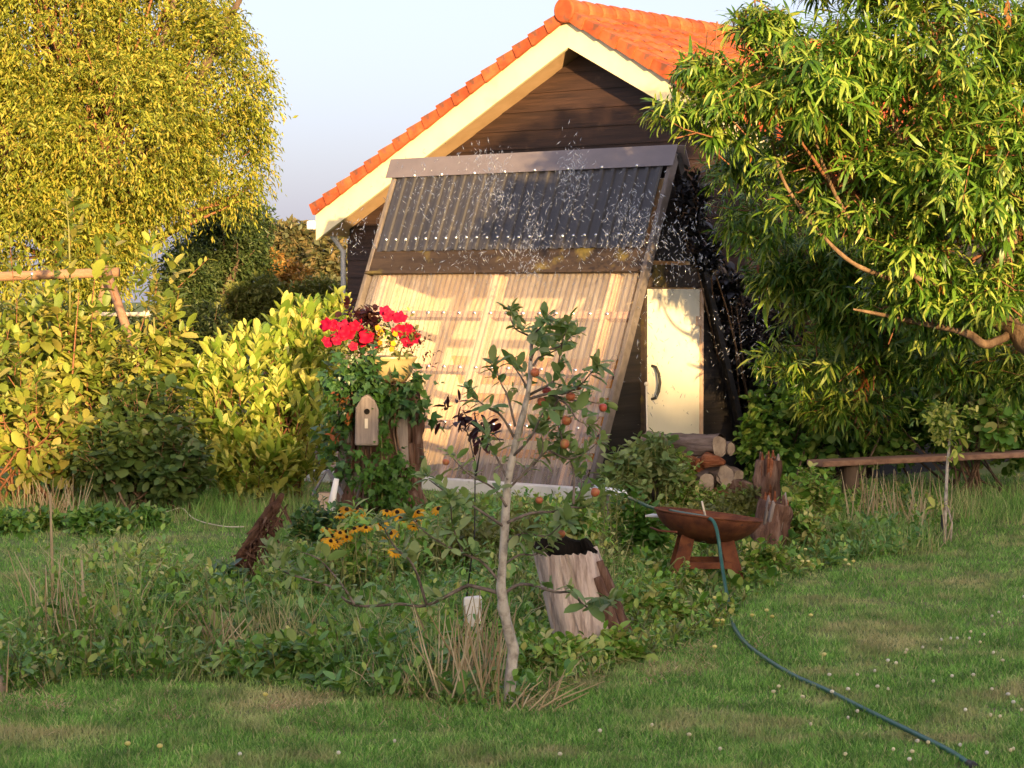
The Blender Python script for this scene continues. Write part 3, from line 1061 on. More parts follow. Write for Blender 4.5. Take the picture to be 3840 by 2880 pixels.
endwall(-.06, True, M_boards2, 1)
endwall(SX + .03, False, M_boards2, -1)
linw = MB()
linw.prism([(SX + .055, -HB + .12, .06), (SX + .055, HB - .14, .06), (SX + .055, .04, HZ - .35), (SX + .055, -.04, HZ - .35)], (.01, 0, 0))
linw.build('end_lining', M_ply, shed)
MB().box(-.085, -.01, -.50, .55, 2.10, 2.335).build('lintel', M_fascia, shed, False, .006)
for y0, y1 in ((-.50, -.455), (.505, .55)):
    MB().box(-.085, -.005, y0, y1, .0, 2.095).build('door_jamb', M_pine if y0 > 0 else M_fascia, shed)
dr = MB().box(-.065, -.018, -.448, .498, .06, 2.085).build('door', M_door, shed, False, .006)
mb = MB()
mb.tube([(-.018, -.36, 1.30), (.03, -.355, 1.29), (.05, -.33, 1.22), (.055, -.315, 1.13), (.05, -.33, 1.04), (.03, -.355, .97), (-.018, -.36, .96)], .016, 8)
mb.build('handle', M_iron, dr, True)
for zz in (.35, 1.75):
    MB().box(-.018, -.004, .43, .50, zz - .05, zz + .05).build('hinge', M_pine, dr)

# ------------------------------------------------------------------ the trees and hedge that shade the garden (behind the photographer)
hb = []
for x in np.arange(-8, 40, 2.6):
    h_ = (9.65 if x < 14.5 else 10.2) + random.uniform(-.45, .35)
    hb.append((x, -38 + random.uniform(-1, 1), h_ - 4.6, 2.5, 2.2, 4.6))
    hb.append((x + 1.3, -38 + random.uniform(-1, 1), 2.6, 2.5, 2.0, 3.6))
hedge = shrub('tree_belt', 'belt of tall trees behind the photographer that shades the lawn', 'hedge', (16, -38, 0), hb, 9000, 6, .5, .4, T_DIA,
              L_dark, 'hedge', .5, stems=20, r0=.06, holes=0, inner=.6, lo=0)
mb = MB()
for b in hb:
    mb.ball((b[0] - 16, b[1] + 38, b[2]), 1, 12, 8, (b[3] * .9, b[4] * .86, b[5] * .93))
mb.build('crown_cores', M_bark, hedge, True)  # solid cores added inside the unseen crowns to block the sun


# ================================================================== TREES AND SHRUBS BEHIND
# curly willow on the left
wb = P(330, 1300, 37)
wbase = (wb.x, 37, 0)
wd = 37.0


def blob(px, py, Y, rpx, rzpx=None, ry=None):
    s_ = F / Y
    p = P(px, py, Y)
    rx = rpx / s_
    return (p.x, p.y, p.z, rx, ry or rx, (rzpx or rpx) / s_)


wblobs = [blob(150, 150, 37, 420, 380), blob(520, 60, 38, 380, 330), blob(760, 330, 37, 270, 320), blob(420, 520, 36, 400, 360), blob(60, 560, 36, 380, 380),
          blob(850, 580, 37.4, 180, 220), blob(480, 720, 36, 220, 220), blob(160, 880, 35.6, 330, 280), blob(-250, 300, 37, 420, 500), blob(320, -300, 38, 480, 330),
          blob(360, 960, 35.5, 170, 150)]
root = thing('curly_willow', 'large golden curly willow filling the upper left', 'tree', wbase)
tip, u = in_blobs(wblobs, 25000, .45, .3, .6)
d = nrm(u * .8 + np.array([0, 0, -.15]) + rng.normal(0, .6, u.shape))
ln = .42 * rng.uniform(.5, 1.6, len(tip))
A = shoot_leaves(tip - d * ln[:, None] * .5, d, ln, 10, .095, .032, .5, 1.0, .4, .05, .6)
A['L'] *= rng.uniform(.6, 1.4, len(A['L']))
A['n'] = A['n'] + rng.normal(0, .6, A['n'].shape)
A['p'] = A['p'] - np.array(wbase)
link('crown', leaf_mesh('crown', T_DIA, A, L_willow), root)['kind'] = 'stuff'
mb = MB()
for i in range(5):
    px = 230 + i * 90
    mb.tube([wbase, (wbase[0] + random.uniform(-.2, .2), 37, 1.6), V3(P(px, 700, 37)), V3(P(px + (i - 2) * 90, 250, 37)), V3(P(px + (i - 2) * 180, -100, 37.2))], [.30, .26, .16, .09, .03], 8, .1)
rebase(mb, wbase).build('trunk', M_bark, root, True)
rebase(stems_mb((wb.x, 37, 2.5), tip, 160, .05, 5, 5, .5, .008, .5), wbase).build('branches', M_twigred, root, True)


def tree(name, label, base, blobs, n, L, lm, group=None, sl=.5, nleaf=8, r=.2, w=.55, holes=.3):
    root = thing(name, label, 'tree', base, 0, group)
    tip, u = in_blobs(blobs, n, .5, .1, holes)
    d = nrm(u + np.array([0, 0, .2]) + rng.normal(0, .4, u.shape))
    ln = sl * rng.uniform(.6, 1.4, len(tip))
    A = shoot_leaves(tip - d * ln[:, None], d, ln, nleaf, L, L * w, .2, 1.0, .25, .1, .4)
    A['n'] = A['n'] + rng.normal(0, .5, A['n'].shape)
    A['p'] = A['p'] - np.array(base)
    link('crown', leaf_mesh('crown', T_DIA, A, lm), root)['kind'] = 'stuff'
    top = max(b[2] for b in blobs)
    mb = MB()
    mb.tube([base, (base[0] + .1, base[1], top * .4), (base[0] - .1, base[1], top * .95)], [r, r * .8, r * .35], 8, .1)
    rebase(mb, base).build('trunk', M_bark, root, True)
    rebase(stems_mb((base[0], base[1], top * .35), tip, 30, r * .4, 4, 5, .4, .01, .1), base).build('branches', M_bark, root, True)
    return root


def ground_of(px, Y):
    p = P(px, 1100, Y)
    return (p.x, Y, 0)


tree('weeping_tree', 'dark green weeping tree in shade right behind the curly willow', ground_of(800, 42),
     [blob(820, 960, 42, 190, 240), blob(890, 830, 42.5, 150, 130), blob(700, 1080, 41, 140, 200), blob(930, 1050, 42, 130, 220), blob(760, 1250, 41, 200, 180)], 6500, .11, L_mid, w=.35)
gfar = 'distant trees on the skyline'
tree('distant_tree', 'distant hazy tree on the skyline left of the barn eave', ground_of(1110, 95), [blob(1100, 940, 95, 110, 130), blob(1180, 910, 96, 80, 80), blob(1040, 920, 96, 70, 110)], 1500, .32, L_far, gfar, 1.0)
tree('distant_tree', 'low distant tree behind the barn downpipe and the hedge', ground_of(1260, 90), [blob(1250, 1000, 90, 120, 140), blob(1340, 1030, 92, 120, 140)], 1200, .32, L_far, gfar, 1.0)
tree('rusty_bush', 'orange brown bush between the dark tree and the barn', ground_of(1040, 46), [blob(1020, 1010, 46, 60, 90), blob(1090, 1050, 46, 90, 90), blob(960, 1080, 46.4, 70, 70)], 900, .12, L_rust, None, .4, r=.08)
shrub('olive_hedge', 'loose olive hedge running behind the laurel to the barn', 'hedge', ground_of(1000, 38), [blob(900 + i * 95, 1180 - (i % 2) * 30, 38, 95, 130) for i in range(6)],
      1800, 8, .11, .06, T_DIA, L_olive, 'olive', .35, stems=24, inner=.5)
shrub('dark_hedge', 'dark hedge under the willow behind the swing frame', 'hedge', ground_of(300, 33), [blob(-150 + i * 150, 1300 + (i % 3) * 25, 33, 150, 180) for i in range(7)],
      2600, 8, .11, .06, T_DIA, L_dark, 'dark', .35, stems=24, inner=.5)

# swing frame of round poles
sf = P(440, 1000, 27)
swing = thing('swing_frame', 'round pole swing frame standing among the left shrubs', 'swing frame', (sf.x, 27, 0))
D = 27
base = Vector((sf.x, 27, 0))


def pole(a, b, r, nm='pole', mat=M_pole, par=swing):
    mb = MB()
    mb.tube([Vector(a) - base, Vector(a).lerp(Vector(b), .5) - base + Vector((0, 0, .015)), Vector(b) - base], [r, r * .98, r * .94], 10, .04)
    return mb.build(nm, mat, par, True)


pole(P(-420, 1062, 27.6), P(445, 1020, 27), .062, 'beam')
pole(P(395, 1005, 26.9), P(560, 1480, 26.2), .055, 'leg')
pole(P(410, 1030, 27.1), P(250, 1560, 27.9), .05, 'leg')
pole(P(-400, 1020, 27.5), P(-250, 1540, 26.8), .055, 'leg')
pole(P(-390, 1020, 27.7), P(-500, 1560, 28.4), .05, 'leg')
pole(P(90, 1190, 27.0), P(545, 1178, 26.6), .028, 'crossbar', M_cane)
mb = MB().ball(P(550, 1178, 26.6) - base, .055)
mb.build('crossbar_end', M_cane, swing, True)
for x in (120, 210, 300):
    mb = MB()
    mb.tube([P(x, 1050, 27.2) - base, P(x, 1022, 27.15) - base], .018, 6)
    mb.build('bolt', M_metal, swing, True)

# left shrubs, each its own
D = 22.5
spk = [(random.uniform(20, 700), random.uniform(1000, 1260)) for _ in range(26)]
tops_b = np.array([V3(P(x, y, 22.3 + random.uniform(-.4, .4))) for x, y in spk] + [V3(P(250 + i * 5, 1000 - i * 30, 22.4)) for i in range(8)] + [V3(P(580, 1200 - i * 36, 22)) for i in range(8)])
tops_d = nrm(np.tile(np.array([[.03, 0, 1.]]), (42, 1)) + rng.normal(0, .25, (42, 3)))
tops_l = np.concatenate([rng.uniform(.3, .55, 26), np.full(16, .22)])
shrub('magnolia_shrub', 'tall yellow green shrub with upright leafy shoots below the swing beam', 'shrub', ground_of(330, 22.5),
      [blob(200, 1290, 22.5, 250, 230), blob(480, 1400, 22.3, 210, 200), blob(120, 1420, 22.4, 220, 250), blob(360, 1560, 22.2, 250, 260), blob(620, 1300, 22.4, 120, 200)],
      620, 8, .15, .07, T_OVAL, L_oval, 'oval', .34, ang=1.1, updir=.9, ldroop=.15, parts=300, stems=26, r0=.018, sm=M_twigred, spread=.5, tops=(tops_b, tops_d, tops_l))
mb = MB()
for pts in ([(580, 1440), (582, 1300), (575, 1150), (592, 940)], [(262, 1200), (262, 1000), (258, 860), (248, 740)]):
    mb.tube([P(x, y, 22.2) for x, y in pts], [.012, .010, .008, .003], 6)
rebase(mb, ground_of(330, 22.5)).build('upright_shoot', M_twiggreen, bpy.data.objects['magnolia_shrub'], True)
shrub('hazel_shrub', 'olive green shrub with bare red stems at the left edge', 'shrub', ground_of(60, 21.2),
      [blob(20, 1480, 21.2, 210, 260), blob(150, 1640, 21, 190, 220), blob(-180, 1500, 21.4, 220, 330)],
      300, 8, .13, .07, T_OVAL, L_oval, 'oval', .3, ang=1.1, updir=.6, parts=150, stems=30, r0=.014, sm=M_twigred, spread=.6)
shrub('currant_bush', 'dark green rounded bush in shade between the yellow shrubs', 'shrub', ground_of(560, 20.6),
      [blob(560, 1600, 20.8, 190, 200), blob(420, 1720, 20.6, 170, 150), blob(650, 1740, 20.5, 160, 150)],
      420, 8, .10, .075, T_OVAL, L_curr, 'curr', .26, ang=1.2, updir=.4, parts=150, stems=30, r0=.012, sm=M_twig, spread=.4)
shrub('cherry_laurel', 'bright yellow green laurel bush left of the red flower pot', 'shrub', ground_of(1010, 22.3),
      [blob(930, 1440, 22.2, 200, 230), blob(790, 1480, 22.3, 110, 190), blob(1130, 1330, 22.6, 160, 200), blob(880, 1560, 21.9, 150, 220), blob(1080, 1600, 22, 200, 220), blob(1190, 1250, 22.9, 110, 150), blob(960, 1720, 21.7, 190, 130),
       blob(1260, 1180, 23.0, 60, 90)],
      680, 9, .15, .060, T_OVAL, L_laurel, 'laurel', .30, ang=.85, updir=1.3, outdir=.7, ldroop=-.05, parts=300, stems=34, r0=.018, sm=M_twigred, spread=.35, holes=.4)
shrub('low_bramble', 'low dark leafy growth along the foot of the left shrubs', 'shrub', ground_of(350, 19.4),
      [blob(40 + i * 105, 1985 - (i % 2) * 12, 18.9 + (i % 3) * .3, 95, 75) for i in range(6)],
      420, 8, .085, .06, T_DIA, L_round, 'bramble', .2, ang=1.2, updir=.5, stems=0)

# big lance-leaved bush on the right
rb = ground_of(4080, 19.4)
rblobs = [blob(3060, 250, 18.6, 330, 250, 1.0), blob(3500, 130, 18.6, 420, 300, 1.2), blob(3200, 620, 19.4, 400, 300, 1.0), blob(3650, 560, 18.6, 380, 320, 1.1),
          blob(2800, 330, 18.6, 240, 110, .6), blob(2560, 395, 18.7, 140, 60, .35), blob(2850, 760, 21.0, 200, 180, .5), blob(3080, 960, 21.6, 300, 170, .5), blob(3480, 960, 20.4, 280, 200, .7),
          blob(2850, 60, 18.7, 160, 90, .5), blob(3900, 300, 18.6, 330, 420, 1.3), blob(3900, 850, 19.2, 250, 250, .8), blob(3300, -250, 18.8, 500, 260, 1.3), blob(2920, 1010, 21.8, 130, 140, .35), blob(3300, 1190, 21.6, 240, 110, .4),
          blob(2640, 240, 18.7, 130, 70, .35), blob(2780, 600, 20.2, 170, 110, .4), blob(2980, 540, 19.2, 230, 160, .6), blob(2680, 470, 18.9, 110, 70, .3), blob(3080, 1160, 21.8, 200, 110, .35), blob(3620, 1180, 20.4, 260, 110, .5),
          blob(3420, 900, 19.2, 220, 190, .5), blob(3380, 1090, 19.7, 190, 100, .4), blob(3750, 760, 18.5, 200, 150, .5),
          blob(3200, 1000, 21.2, 240, 180, .4), blob(3750, 1060, 18.9, 190, 130, .4), blob(3560, 1060, 19.2, 170, 120, .4), blob(3250, 1330, 21.9, 260, 130, .4), blob(3000, 1330, 22.2, 190, 150, .4), blob(3560, 1330, 21.4, 260, 130, .5), blob(3830, 1330, 20.8, 200, 160, .5), blob(3200, 1500, 22.4, 240, 110, .3), blob(2690, 430, 18.8, 140, 90, .3), blob(2790, 480, 19, 140, 100, .35)]
root = thing('lance_leaved_bush', 'huge bush with long drooping narrow leaves overhanging the shed from the right', 'bush', rb)
tip, u = in_blobs(rblobs, 5400, .35, .55, .78)
d = nrm(u * .9 + np.array([0, 0, .25]) + rng.normal(0, .35, u.shape))
ln = .32 * rng.uniform(.6, 1.35, len(tip))
bs = tip - d * ln[:, None]
A = shoot_leaves(bs, d, ln, 14, .165, .0245, .25, 1.15, .34, .22, .42)
A = leaf_parts(root, 'leaf', T_LANCE, A, L_lance, 300, 'lance')
A['p'] -= np.array(rb)
link('crown', leaf_mesh('crown', T_LANCE, A, L_lance), root)['kind'] = 'stuff'
pk = rng.permutation(len(tip))[:150]
wp = tip[pk] - u[pk] * .12
A = shoot_leaves(wp, nrm(rng.normal(0, 1, wp.shape) + np.array([0, 0, -.8])), np.full(len(wp), .22), 9, .10, .028, .2, 1.0, .5, .1, .5)
A['p'] -= np.array(rb)
link('withered_leaves', leaf_mesh('withered_leaves', T_LANCE, A, L_with), root)['kind'] = 'stuff'
mb = MB()
limbs = [([(4080, 2000), (4060, 1600), (3960, 1400), (3840, 1270), (3740, 1180), (3700, 1050), (3780, 930), (3800, 600), (3700, 200)], .15),
         ([(3740, 1180), (3640, 1130), (3560, 1060), (3545, 950), (3440, 700), (3300, 300)], .08),
         ([(3840, 980), (3780, 900), (3700, 960), (3690, 1000)], .06), ([(3800, 1250), (3700, 1290), (3620, 1250), (3400, 1200), (3200, 1160)], .05),
         ([(3640, 1130), (3350, 1050), (3150, 950), (2950, 700), (2850, 450), (2600, 400)], .025),
         ([(3560, 1060), (3250, 900), (3080, 600), (3000, 200)], .028), ([(3550, 1060), (3480, 1055), (3400, 1010), (3320, 900)], .04)]
for pts, r in limbs:
    q = [P(x, y, 19.2 + .3 * math.sin(i * 1.7 + r * 50) - (.5 if y < 500 else 0)) for i, (x, y) in enumerate(pts)]
    mb.gnarl(q, [r, r * .2], 14, len(q) * 8, .35, 7, .3, 1.6, r * 60)
rebase(mb, rb).build('trunk', M_barkgold, root, True)
mb = MB()
for hub in ((3800, 900), (3450, 700), (3150, 700), (3080, 400), (3550, 300)):
    hp_ = P(hub[0], hub[1], 19.2)
    near = bs[np.linalg.norm(bs - np.array(V3(hp_)), axis=1) < 1.1]
    m2_ = stems_mb(hp_, near, 26, .014, 5, 5, .25, .005, .1)
    k_ = len(mb.v)
    mb.v += m2_.v
    mb.f += [tuple(k_ + i for i in f) for f in m2_.f]
for i in rng.permutation(len(bs))[:700]:
    b0 = Vector(bs[i])
    e = b0 + Vector(d[i]) * float(ln[i])
    mb.tube([b0 - Vector(u[i]) * .25, b0, e - Vector((0, 0, .2 * float(ln[i])))], [.007, .006, .003], 4, cap=False)
rebase(mb, rb).build('branches', M_twigred, root, True)

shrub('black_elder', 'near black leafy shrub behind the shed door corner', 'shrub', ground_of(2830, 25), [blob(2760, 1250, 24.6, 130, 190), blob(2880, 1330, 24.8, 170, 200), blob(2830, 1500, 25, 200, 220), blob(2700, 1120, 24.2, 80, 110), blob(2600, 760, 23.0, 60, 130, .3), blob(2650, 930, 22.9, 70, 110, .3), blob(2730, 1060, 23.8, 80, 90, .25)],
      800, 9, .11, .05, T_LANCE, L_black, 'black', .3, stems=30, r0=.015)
shrub('bramble_hedge', 'dark green round leaved bramble below the overhanging bush, behind the plank', 'hedge', ground_of(3350, 23.4),
      [blob(3020, 1560, 23.5, 230, 260), blob(3300, 1480, 23.4, 260, 300), blob(3600, 1450, 23.3, 280, 320), blob(3880, 1480, 23.3, 260, 320), blob(3150, 1330, 23.6, 180, 180), blob(2900, 1680, 23.4, 150, 160)],
      1300, 9, .095, .075, T_OVAL, L_round, 'round', .3, ang=1.2, updir=.3, outdir=1, parts=200, stems=20, r0=.010, sm=M_bark, spread=1.2)
shrub('snowberry_bush', 'lighter round leaved bush in the right lower hedge', 'shrub', ground_of(3640, 22.4),
      [blob(3560, 1500, 22.4, 130, 120), blob(3720, 1560, 22.3, 120, 150), blob(3690, 1420, 22.5, 130, 90)],
      150, 8, .11, .085, T_OVAL, L_weed, 'snow', .3, ang=1.2, updir=.3, parts=100, stems=16, r0=.01)

# ================================================================== THINGS IN THE GARDEN
# trunk stump carrying the flower bowl
DS = 20.4
sb = ground_of(1425, DS)
stump = thing('tree_stump', 'tall reddish tree trunk stump holding up the cream flower bowl', 'stump', sb)
mb = MB()
HT = 1.22
mb.gnarl([(0, 0, 0), (.0, 0, .35), (.03, 0, .8), (.02, 0, HT)], [.46, .37, .33, .31], 40, 24, .16, 5, .22, 4, 3)
mb.build('trunk', M_rot, stump, True)
for j in range(16):
    th = -math.pi / 2 + random.uniform(-1.5, 1.5)
    z0 = random.uniform(.1, .7)
    h = random.uniform(.25, .5)
    c, s_ = math.cos(th), math.sin(th)
    mb = MB()
    w = random.uniform(.03, .06)
    q = [(.37 * c - w * s_, .37 * s_ + w * c, z0), (.37 * c + w * s_, .37 * s_ - w * c, z0), (.345 * c + w * s_, .345 * s_ - w * c, z0 + h), (.345 * c - w * s_, .345 * s_ + w * c, z0 + h)]
    mb.hexa(q + [(x * 1.09, y * 1.09, zz) for x, y, zz in q])
    mb.build('bark_slab', random.choice((M_rot, M_grey, M_rot)), stump)

# flower bowl
pc = P(1462, 1330, DS)
bowl = thing('flower_bowl', 'cream glazed bowl of red flowers on the trunk stump', 'flower pot', (pc.x, DS, HT + .01))
prof = [(.02, 0), (.12, 0), (.15, .012), (.195, .07), (.222, .14), (.228, .19), (.245, .215), (.255, .232), (.242, .24), (.222, .222), (.21, .17), (.02, .17)]
mb = MB().lathe(prof, 36)
mb.build('bowl', M_glaze, bowl, True)
mb = MB().lathe([(.218, .20), (.15, .225), (.01, .235)], 20, wob=.05)
mb.build('soil', M_soil, bowl)


def petunia(r):
    mb = MB()
    n = 20
    mb.v.append((0, 0, -.25 * r))
    for k, (rr, zz) in enumerate(((.30, .0), (.75, .12), (1.0, .05))):
        for j in range(n):
            th = 2 * math.pi * j / n
            lob = 1 + (.13 * math.cos(5 * th) if k else 0)
            mb.v.append((r * rr * lob * math.cos(th), r * rr * lob * math.sin(th), r * (zz + (.22 * math.sin(5 * th + k) + random.uniform(-.08, .08) if k == 2 else 0))))
    for j in range(n):
        mb.f.append((0, 1 + j, 1 + (j + 1) % n))
        for k in range(2):
            mb.f.append((1 + k * n + j, 1 + (k + 1) * n + j, 1 + (k + 1) * n + (j + 1) % n, 1 + k * n + (j + 1) % n))
    return mb


PM = petunia(.058).mesh('petunia', L_red, True)
YM = petunia(.042).mesh('pansy', L_yel, True)


def place(name, me, pt, nrm_, parent, scale=1.0, spin=0):
    o = bpy.data.objects.new(name, me)
    COL.objects.link(o)
    o.parent = parent
    q = Vector(nrm_).to_track_quat('Z', 'Y').to_matrix().to_4x4()
    pl = parent.matrix_basis.inverted() @ Vector(pt) if parent else Vector(pt)
    o.matrix_basis = Matrix.Translation(pl) @ q @ Matrix.Rotation(spin, 4, 'Z') @ Matrix.Scale(scale, 4)
    return o


bpy.context.view_layer.update()
bl = Vector(bowl.location)
reds = [(1225, 1215, 1), (1255, 1222, .9), (1290, 1225, 1.1), (1310, 1250, 1.05), (1285, 1260, .9), (1245, 1275, .9), (1350, 1245, 1.1), (1375, 1262, 1.25), (1400, 1270, 1.1), (1345, 1280, .8),
        (1445, 1168, 1), (1460, 1175, .8), (1502, 1190, 1.05), (1505, 1240, 1.0), (1535, 1245, 1.15), (1550, 1265, 1.15), (1525, 1230, .9), (1230, 1290, .7), (1330, 1222, .9)]
reds += [(x + random.uniform(-22, 22), y + random.uniform(-18, 22), s * .9) for x, y, s in reds]
for x, y, s in reds:
    p = P(x, y, DS - .12 + random.uniform(-.12, .12))
    place('petunia', PM, p, (random.uniform(-.7, .4), -1, random.uniform(0, .8)), bowl, s, random.uniform(0, 6))
for x, y in ((1417, 1230), (1428, 1248), (1482, 1252), (1425, 1285), (1475, 1288), (1468, 1310)):
    place('pansy', YM, P(x, y, DS - .2 + random.uniform(-.05, .05)), (random.uniform(-.5, .5), -1, random.uniform(0, .7)), bowl, random.uniform(.55, .8), random.uniform(0, 6))


def foliage(name, root, pts, n, L, Wd, tpl, lm, sl=.12, nl=6, parts=0, key='', up=.6, rd=.5, ldroop=.2, ang=1.1):
    pts = np.array([V3(p) for p in pts])
    i = rng.integers(0, len(pts), n)
    b = pts[i] + rng.normal(0, .035, (n, 3))
    d = nrm(rng.normal(0, rd, (n, 3)) + np.array([0, -.3, up]))
    A = shoot_leaves(b, d, sl * rng.uniform(.6, 1.3, n), nl, L, Wd, .1, ang, ldroop, .1)
    if parts:
        A = leaf_parts(root, 'leaf', tpl, A, lm, parts, key)
    A['p'] = A['p'] - np.array(root.location)
    o = link(name, leaf_mesh(name, tpl, A, lm), root)
    o['kind'] = 'stuff'
    return o


foliage('green_foliage', bowl, [P(x, y, DS - .05 + random.uniform(-.12, .12)) for x in range(1250, 1570, 20) for y in (1270, 1300, 1320)], 110, .06, .03, T_DIA, L_olive)
foliage('stems', bowl, [P(x, y, DS) for x in (1450, 1480, 1510) for y in (1200, 1230, 1260)], 30, .05, .02, T_LANCE, L_weed)
foliage('purple_foliage', bowl, [P(x, y, DS + random.uniform(-.05, .1)) for x in range(1310, 1420, 14) for y in (1185, 1210, 1235)], 60, .065, .045, T_OVAL, L_purple)
foliage('trailing_leaves', bowl, [P(x, y, DS - .1) for x, y in ((1555, 1290), (1575, 1300), (1570, 1330), (1580, 1345), (1565, 1275))], 12, .045, .02, T_LANCE, L_purple)

# ivy on the stump, and a bright climber beneath it
ivy = thing('ivy', 'dark ivy draped over the trunk stump under the bowl', 'ivy', (sb[0], sb[1] - .42, 0))
pp = []
for i in range(260):
    th = -math.pi / 2 + random.uniform(-1.5, 1.2)
    z = random.choice((random.uniform(.85, 1.30), random.uniform(.1, 1.2)))
    if -.55 < (th + math.pi / 2) < 1.2 and z < 1.0 and random.random() < .92:
        continue
    r = .40 + random.uniform(0, .10)
    pp.append((sb[0] + r * math.cos(th), sb[1] + r * math.sin(th), z))
for i in range(60):
    p = P(random.uniform(1280, 1400), random.uniform(1340, 1430), DS - .38 + random.uniform(-.08, .08))
    pp.append(V3(p))
foliage('foliage', ivy, pp, 420, .075, .07, T_IVY, L_ivy, .12, 4, 180, 'ivy', .1, .6, .6)
foliage('dead_leaves', ivy, [P(random.gauss(1290, 22), random.choice((1480, 1500, 1520, 1590, 1610)) + random.uniform(-12, 12), DS - .42) for i in range(30)], 15, .075, .04, T_OVAL, L_with, .08, 3, up=-.3)
mb = MB()
for k in range(7):
    x = random.uniform(-.3, .3)
    mb.tube([(x, 0, 0), (x * .8 + .05, .02, .4), (x * .7, .05, .8), (x * .9, .05, 1.2)], [.012, .010, .008, .004], 5)
mb.build('vine_stem', M_twig, ivy, True)
hop = thing('hop_vine', 'bright green climber spilling down the front of the stump', 'vine', (sb[0] + .05, sb[1] - .6, 0))
pp = [V3(P(random.gauss(1430, 14), y, DS - .48)) for y in np.linspace(1490, 1690, 26)] + \
     [V3(P(random.gauss(1450, 55), random.uniform(1680, 1880), DS - .55 + random.uniform(-.12, .1))) for i in range(90)]
foliage('foliage', hop, pp, 230, .065, .05, T_IVY, L_vine, .10, 4, 120, 'vine', -.1, .5, .8)
mb = MB()
mb.tube([(0, 0, 0), (0, .05, .5), (-.02, .1, 1.05)], [.01, .008, .004], 5)
mb.build('vine_stem', M_twiggreen, hop, True)

# log bird box on the stump
bx = P(1374, 1672, DS - .60)
box_ = thing('bird_box', 'grey log bird box with round hole on the trunk stump', 'bird box', bx)
mb = MB()
w, h = .105, .39
front = [(-w, 0, 0), (w, 0, .0), (w * 1.02, 0, h * .82), (w * .55, 0, h * 1.06), (.0, 0, h * 1.18), (-w * .5, 0, h * 1.10), (-w * .98, 0, h * .86)]
mb.prism([(x + .012 * math.sin(z * 20), y, z) for x, y, z in front], (0, .16, 0))
mb.build('body', M_grey, box_, False, .02)
MB().tube([(0.005, -.006, h * .78), (.005, .03, h * .78)], .026, 16).build('entrance_hole', M_hole, box_)
MB().box(-.014, .014, -.014, -.001, h * .40, h * .62).build('perch_plate', M_cane, box_)
# small bird house low behind
bh = ground_of(1225, 18.6)
house = thing('bird_house', 'small bird house with grey pitched roof low in the weeds', 'bird house', bh)
zb = P(1225, 1905, 18.6).z
MB().box(-.075, .075, -.06, .06, zb - .02, zb + .13).build('box', M_tan, house)
for sg in (-1, 1):
    a = [(0, -.10, zb + .31), (sg * .115, -.10, zb + .11), (sg * .115, .10, zb + .11), (0, .10, zb + .31)]
    n_ = Vector((sg * .3, 0, .15)).normalized() * .014
    MB().hexa(a + [(p[0] + n_.x, p[1], p[2] + n_.z) for p in a]).build('roof_board', M_shingle, house)
MB().tube([(0, 0, 0), (0, 0, zb)], .025, 8).build('post', M_grey, house)
st = ground_of(1252, 18.2)
mb = MB()
mb.tube([Vector((0, 0, 0)), P(1245, 1885, 18.2) - Vector(st), P(1262, 1795, 18.2) - Vector(st)], [.02, .03, .022], 8, .1)
tag(link('stick', mb.mesh('stick', M_white, True)), 'pale peeled stick upright beside the small bird house', 'stick').location = st

# hollow log stump in front
hs = G(2232, 2440)
hollow = thing('hollow_stump', 'leaning hollow grey stump with dark opening behind the apple tree', 'stump', hs)
lean = math.radians(-13)
mb = MB()
nseg, rows = 26, 7
HH = .57


def hl(x, y, z):
    return (x - z * .30, y, z)


NS = 72
for i in range(rows * 2 + 1):
    f = i / (rows * 2)
    for j in range(NS):
        th = 2 * math.pi * j / NS
        c, s_ = math.cos(th), math.sin(th)
        crack = noise.noise(Vector((c * 9, s_ * 9, f * .6)))
        r = .178 * (1.18 - .16 * f) * (1 + .09 * math.sin(2 * th + .5) + .05 * noise.noise(Vector((c * 2, s_ * 2, f))))
        r -= .022 * max(0, crack - .15) * 3 + .004 * noise.noise(Vector((c * 25, s_ * 25, f * 3)))
        zt = HH * f * (1 + .05 * noise.noise(Vector((c * 4, s_ * 4, 7)))) + (.055 * max(0, s_) ** .5 + .02 * noise.noise(Vector((c * 11, s_ * 11, 3)))) * f ** 3
        mb.v.append(hl(r * c, r * s_, zt))
R2 = rows * 2 + 1
mb.f = [(i * NS + j, i * NS + (j + 1) % NS, (i + 1) * NS + (j + 1) % NS, (i + 1) * NS + j) for i in range(R2 - 1) for j in range(NS)]
top = mb.v[-NS:]
mb.build('shell', M_stump, hollow, True)
inn = MB()
cx_, cy_ = hl(0, 0, HH)[0], 0
for f in (.985, .86, .80):
    for (x, y, z) in top:
        inn.v.append((cx_ + (x - cx_) * f + (.09 if f == .80 else 0), y * f, z + (.003 if f > .9 else (-.004 if f > .83 else -.30))))
inn.f = [(i * NS + j, i * NS + (j + 1) % NS, (i + 1) * NS + (j + 1) % NS, (i + 1) * NS + j) for i in range(2) for j in range(NS)]
inn.f.append(tuple(2 * NS + j for j in range(NS)))
inn.build('charred_hollow', M_hole, hollow)
for j in range(4):       # strips of dark bark left on its right side
    th = math.radians(-42 + j * 22)
    c, s_ = math.cos(th), math.sin(th)
    mb = MB()
    mb.gnarl([hl(.207 * c, .207 * s_, .0), hl(.198 * c, .198 * s_, .2), hl(.186 * c, .186 * s_, HH * random.uniform(.7, .95))], [.04, .036, .02], 12, 12, .4, 12, .4, 2, j)
    mb.build('bark_strip', M_rot, hollow, True)

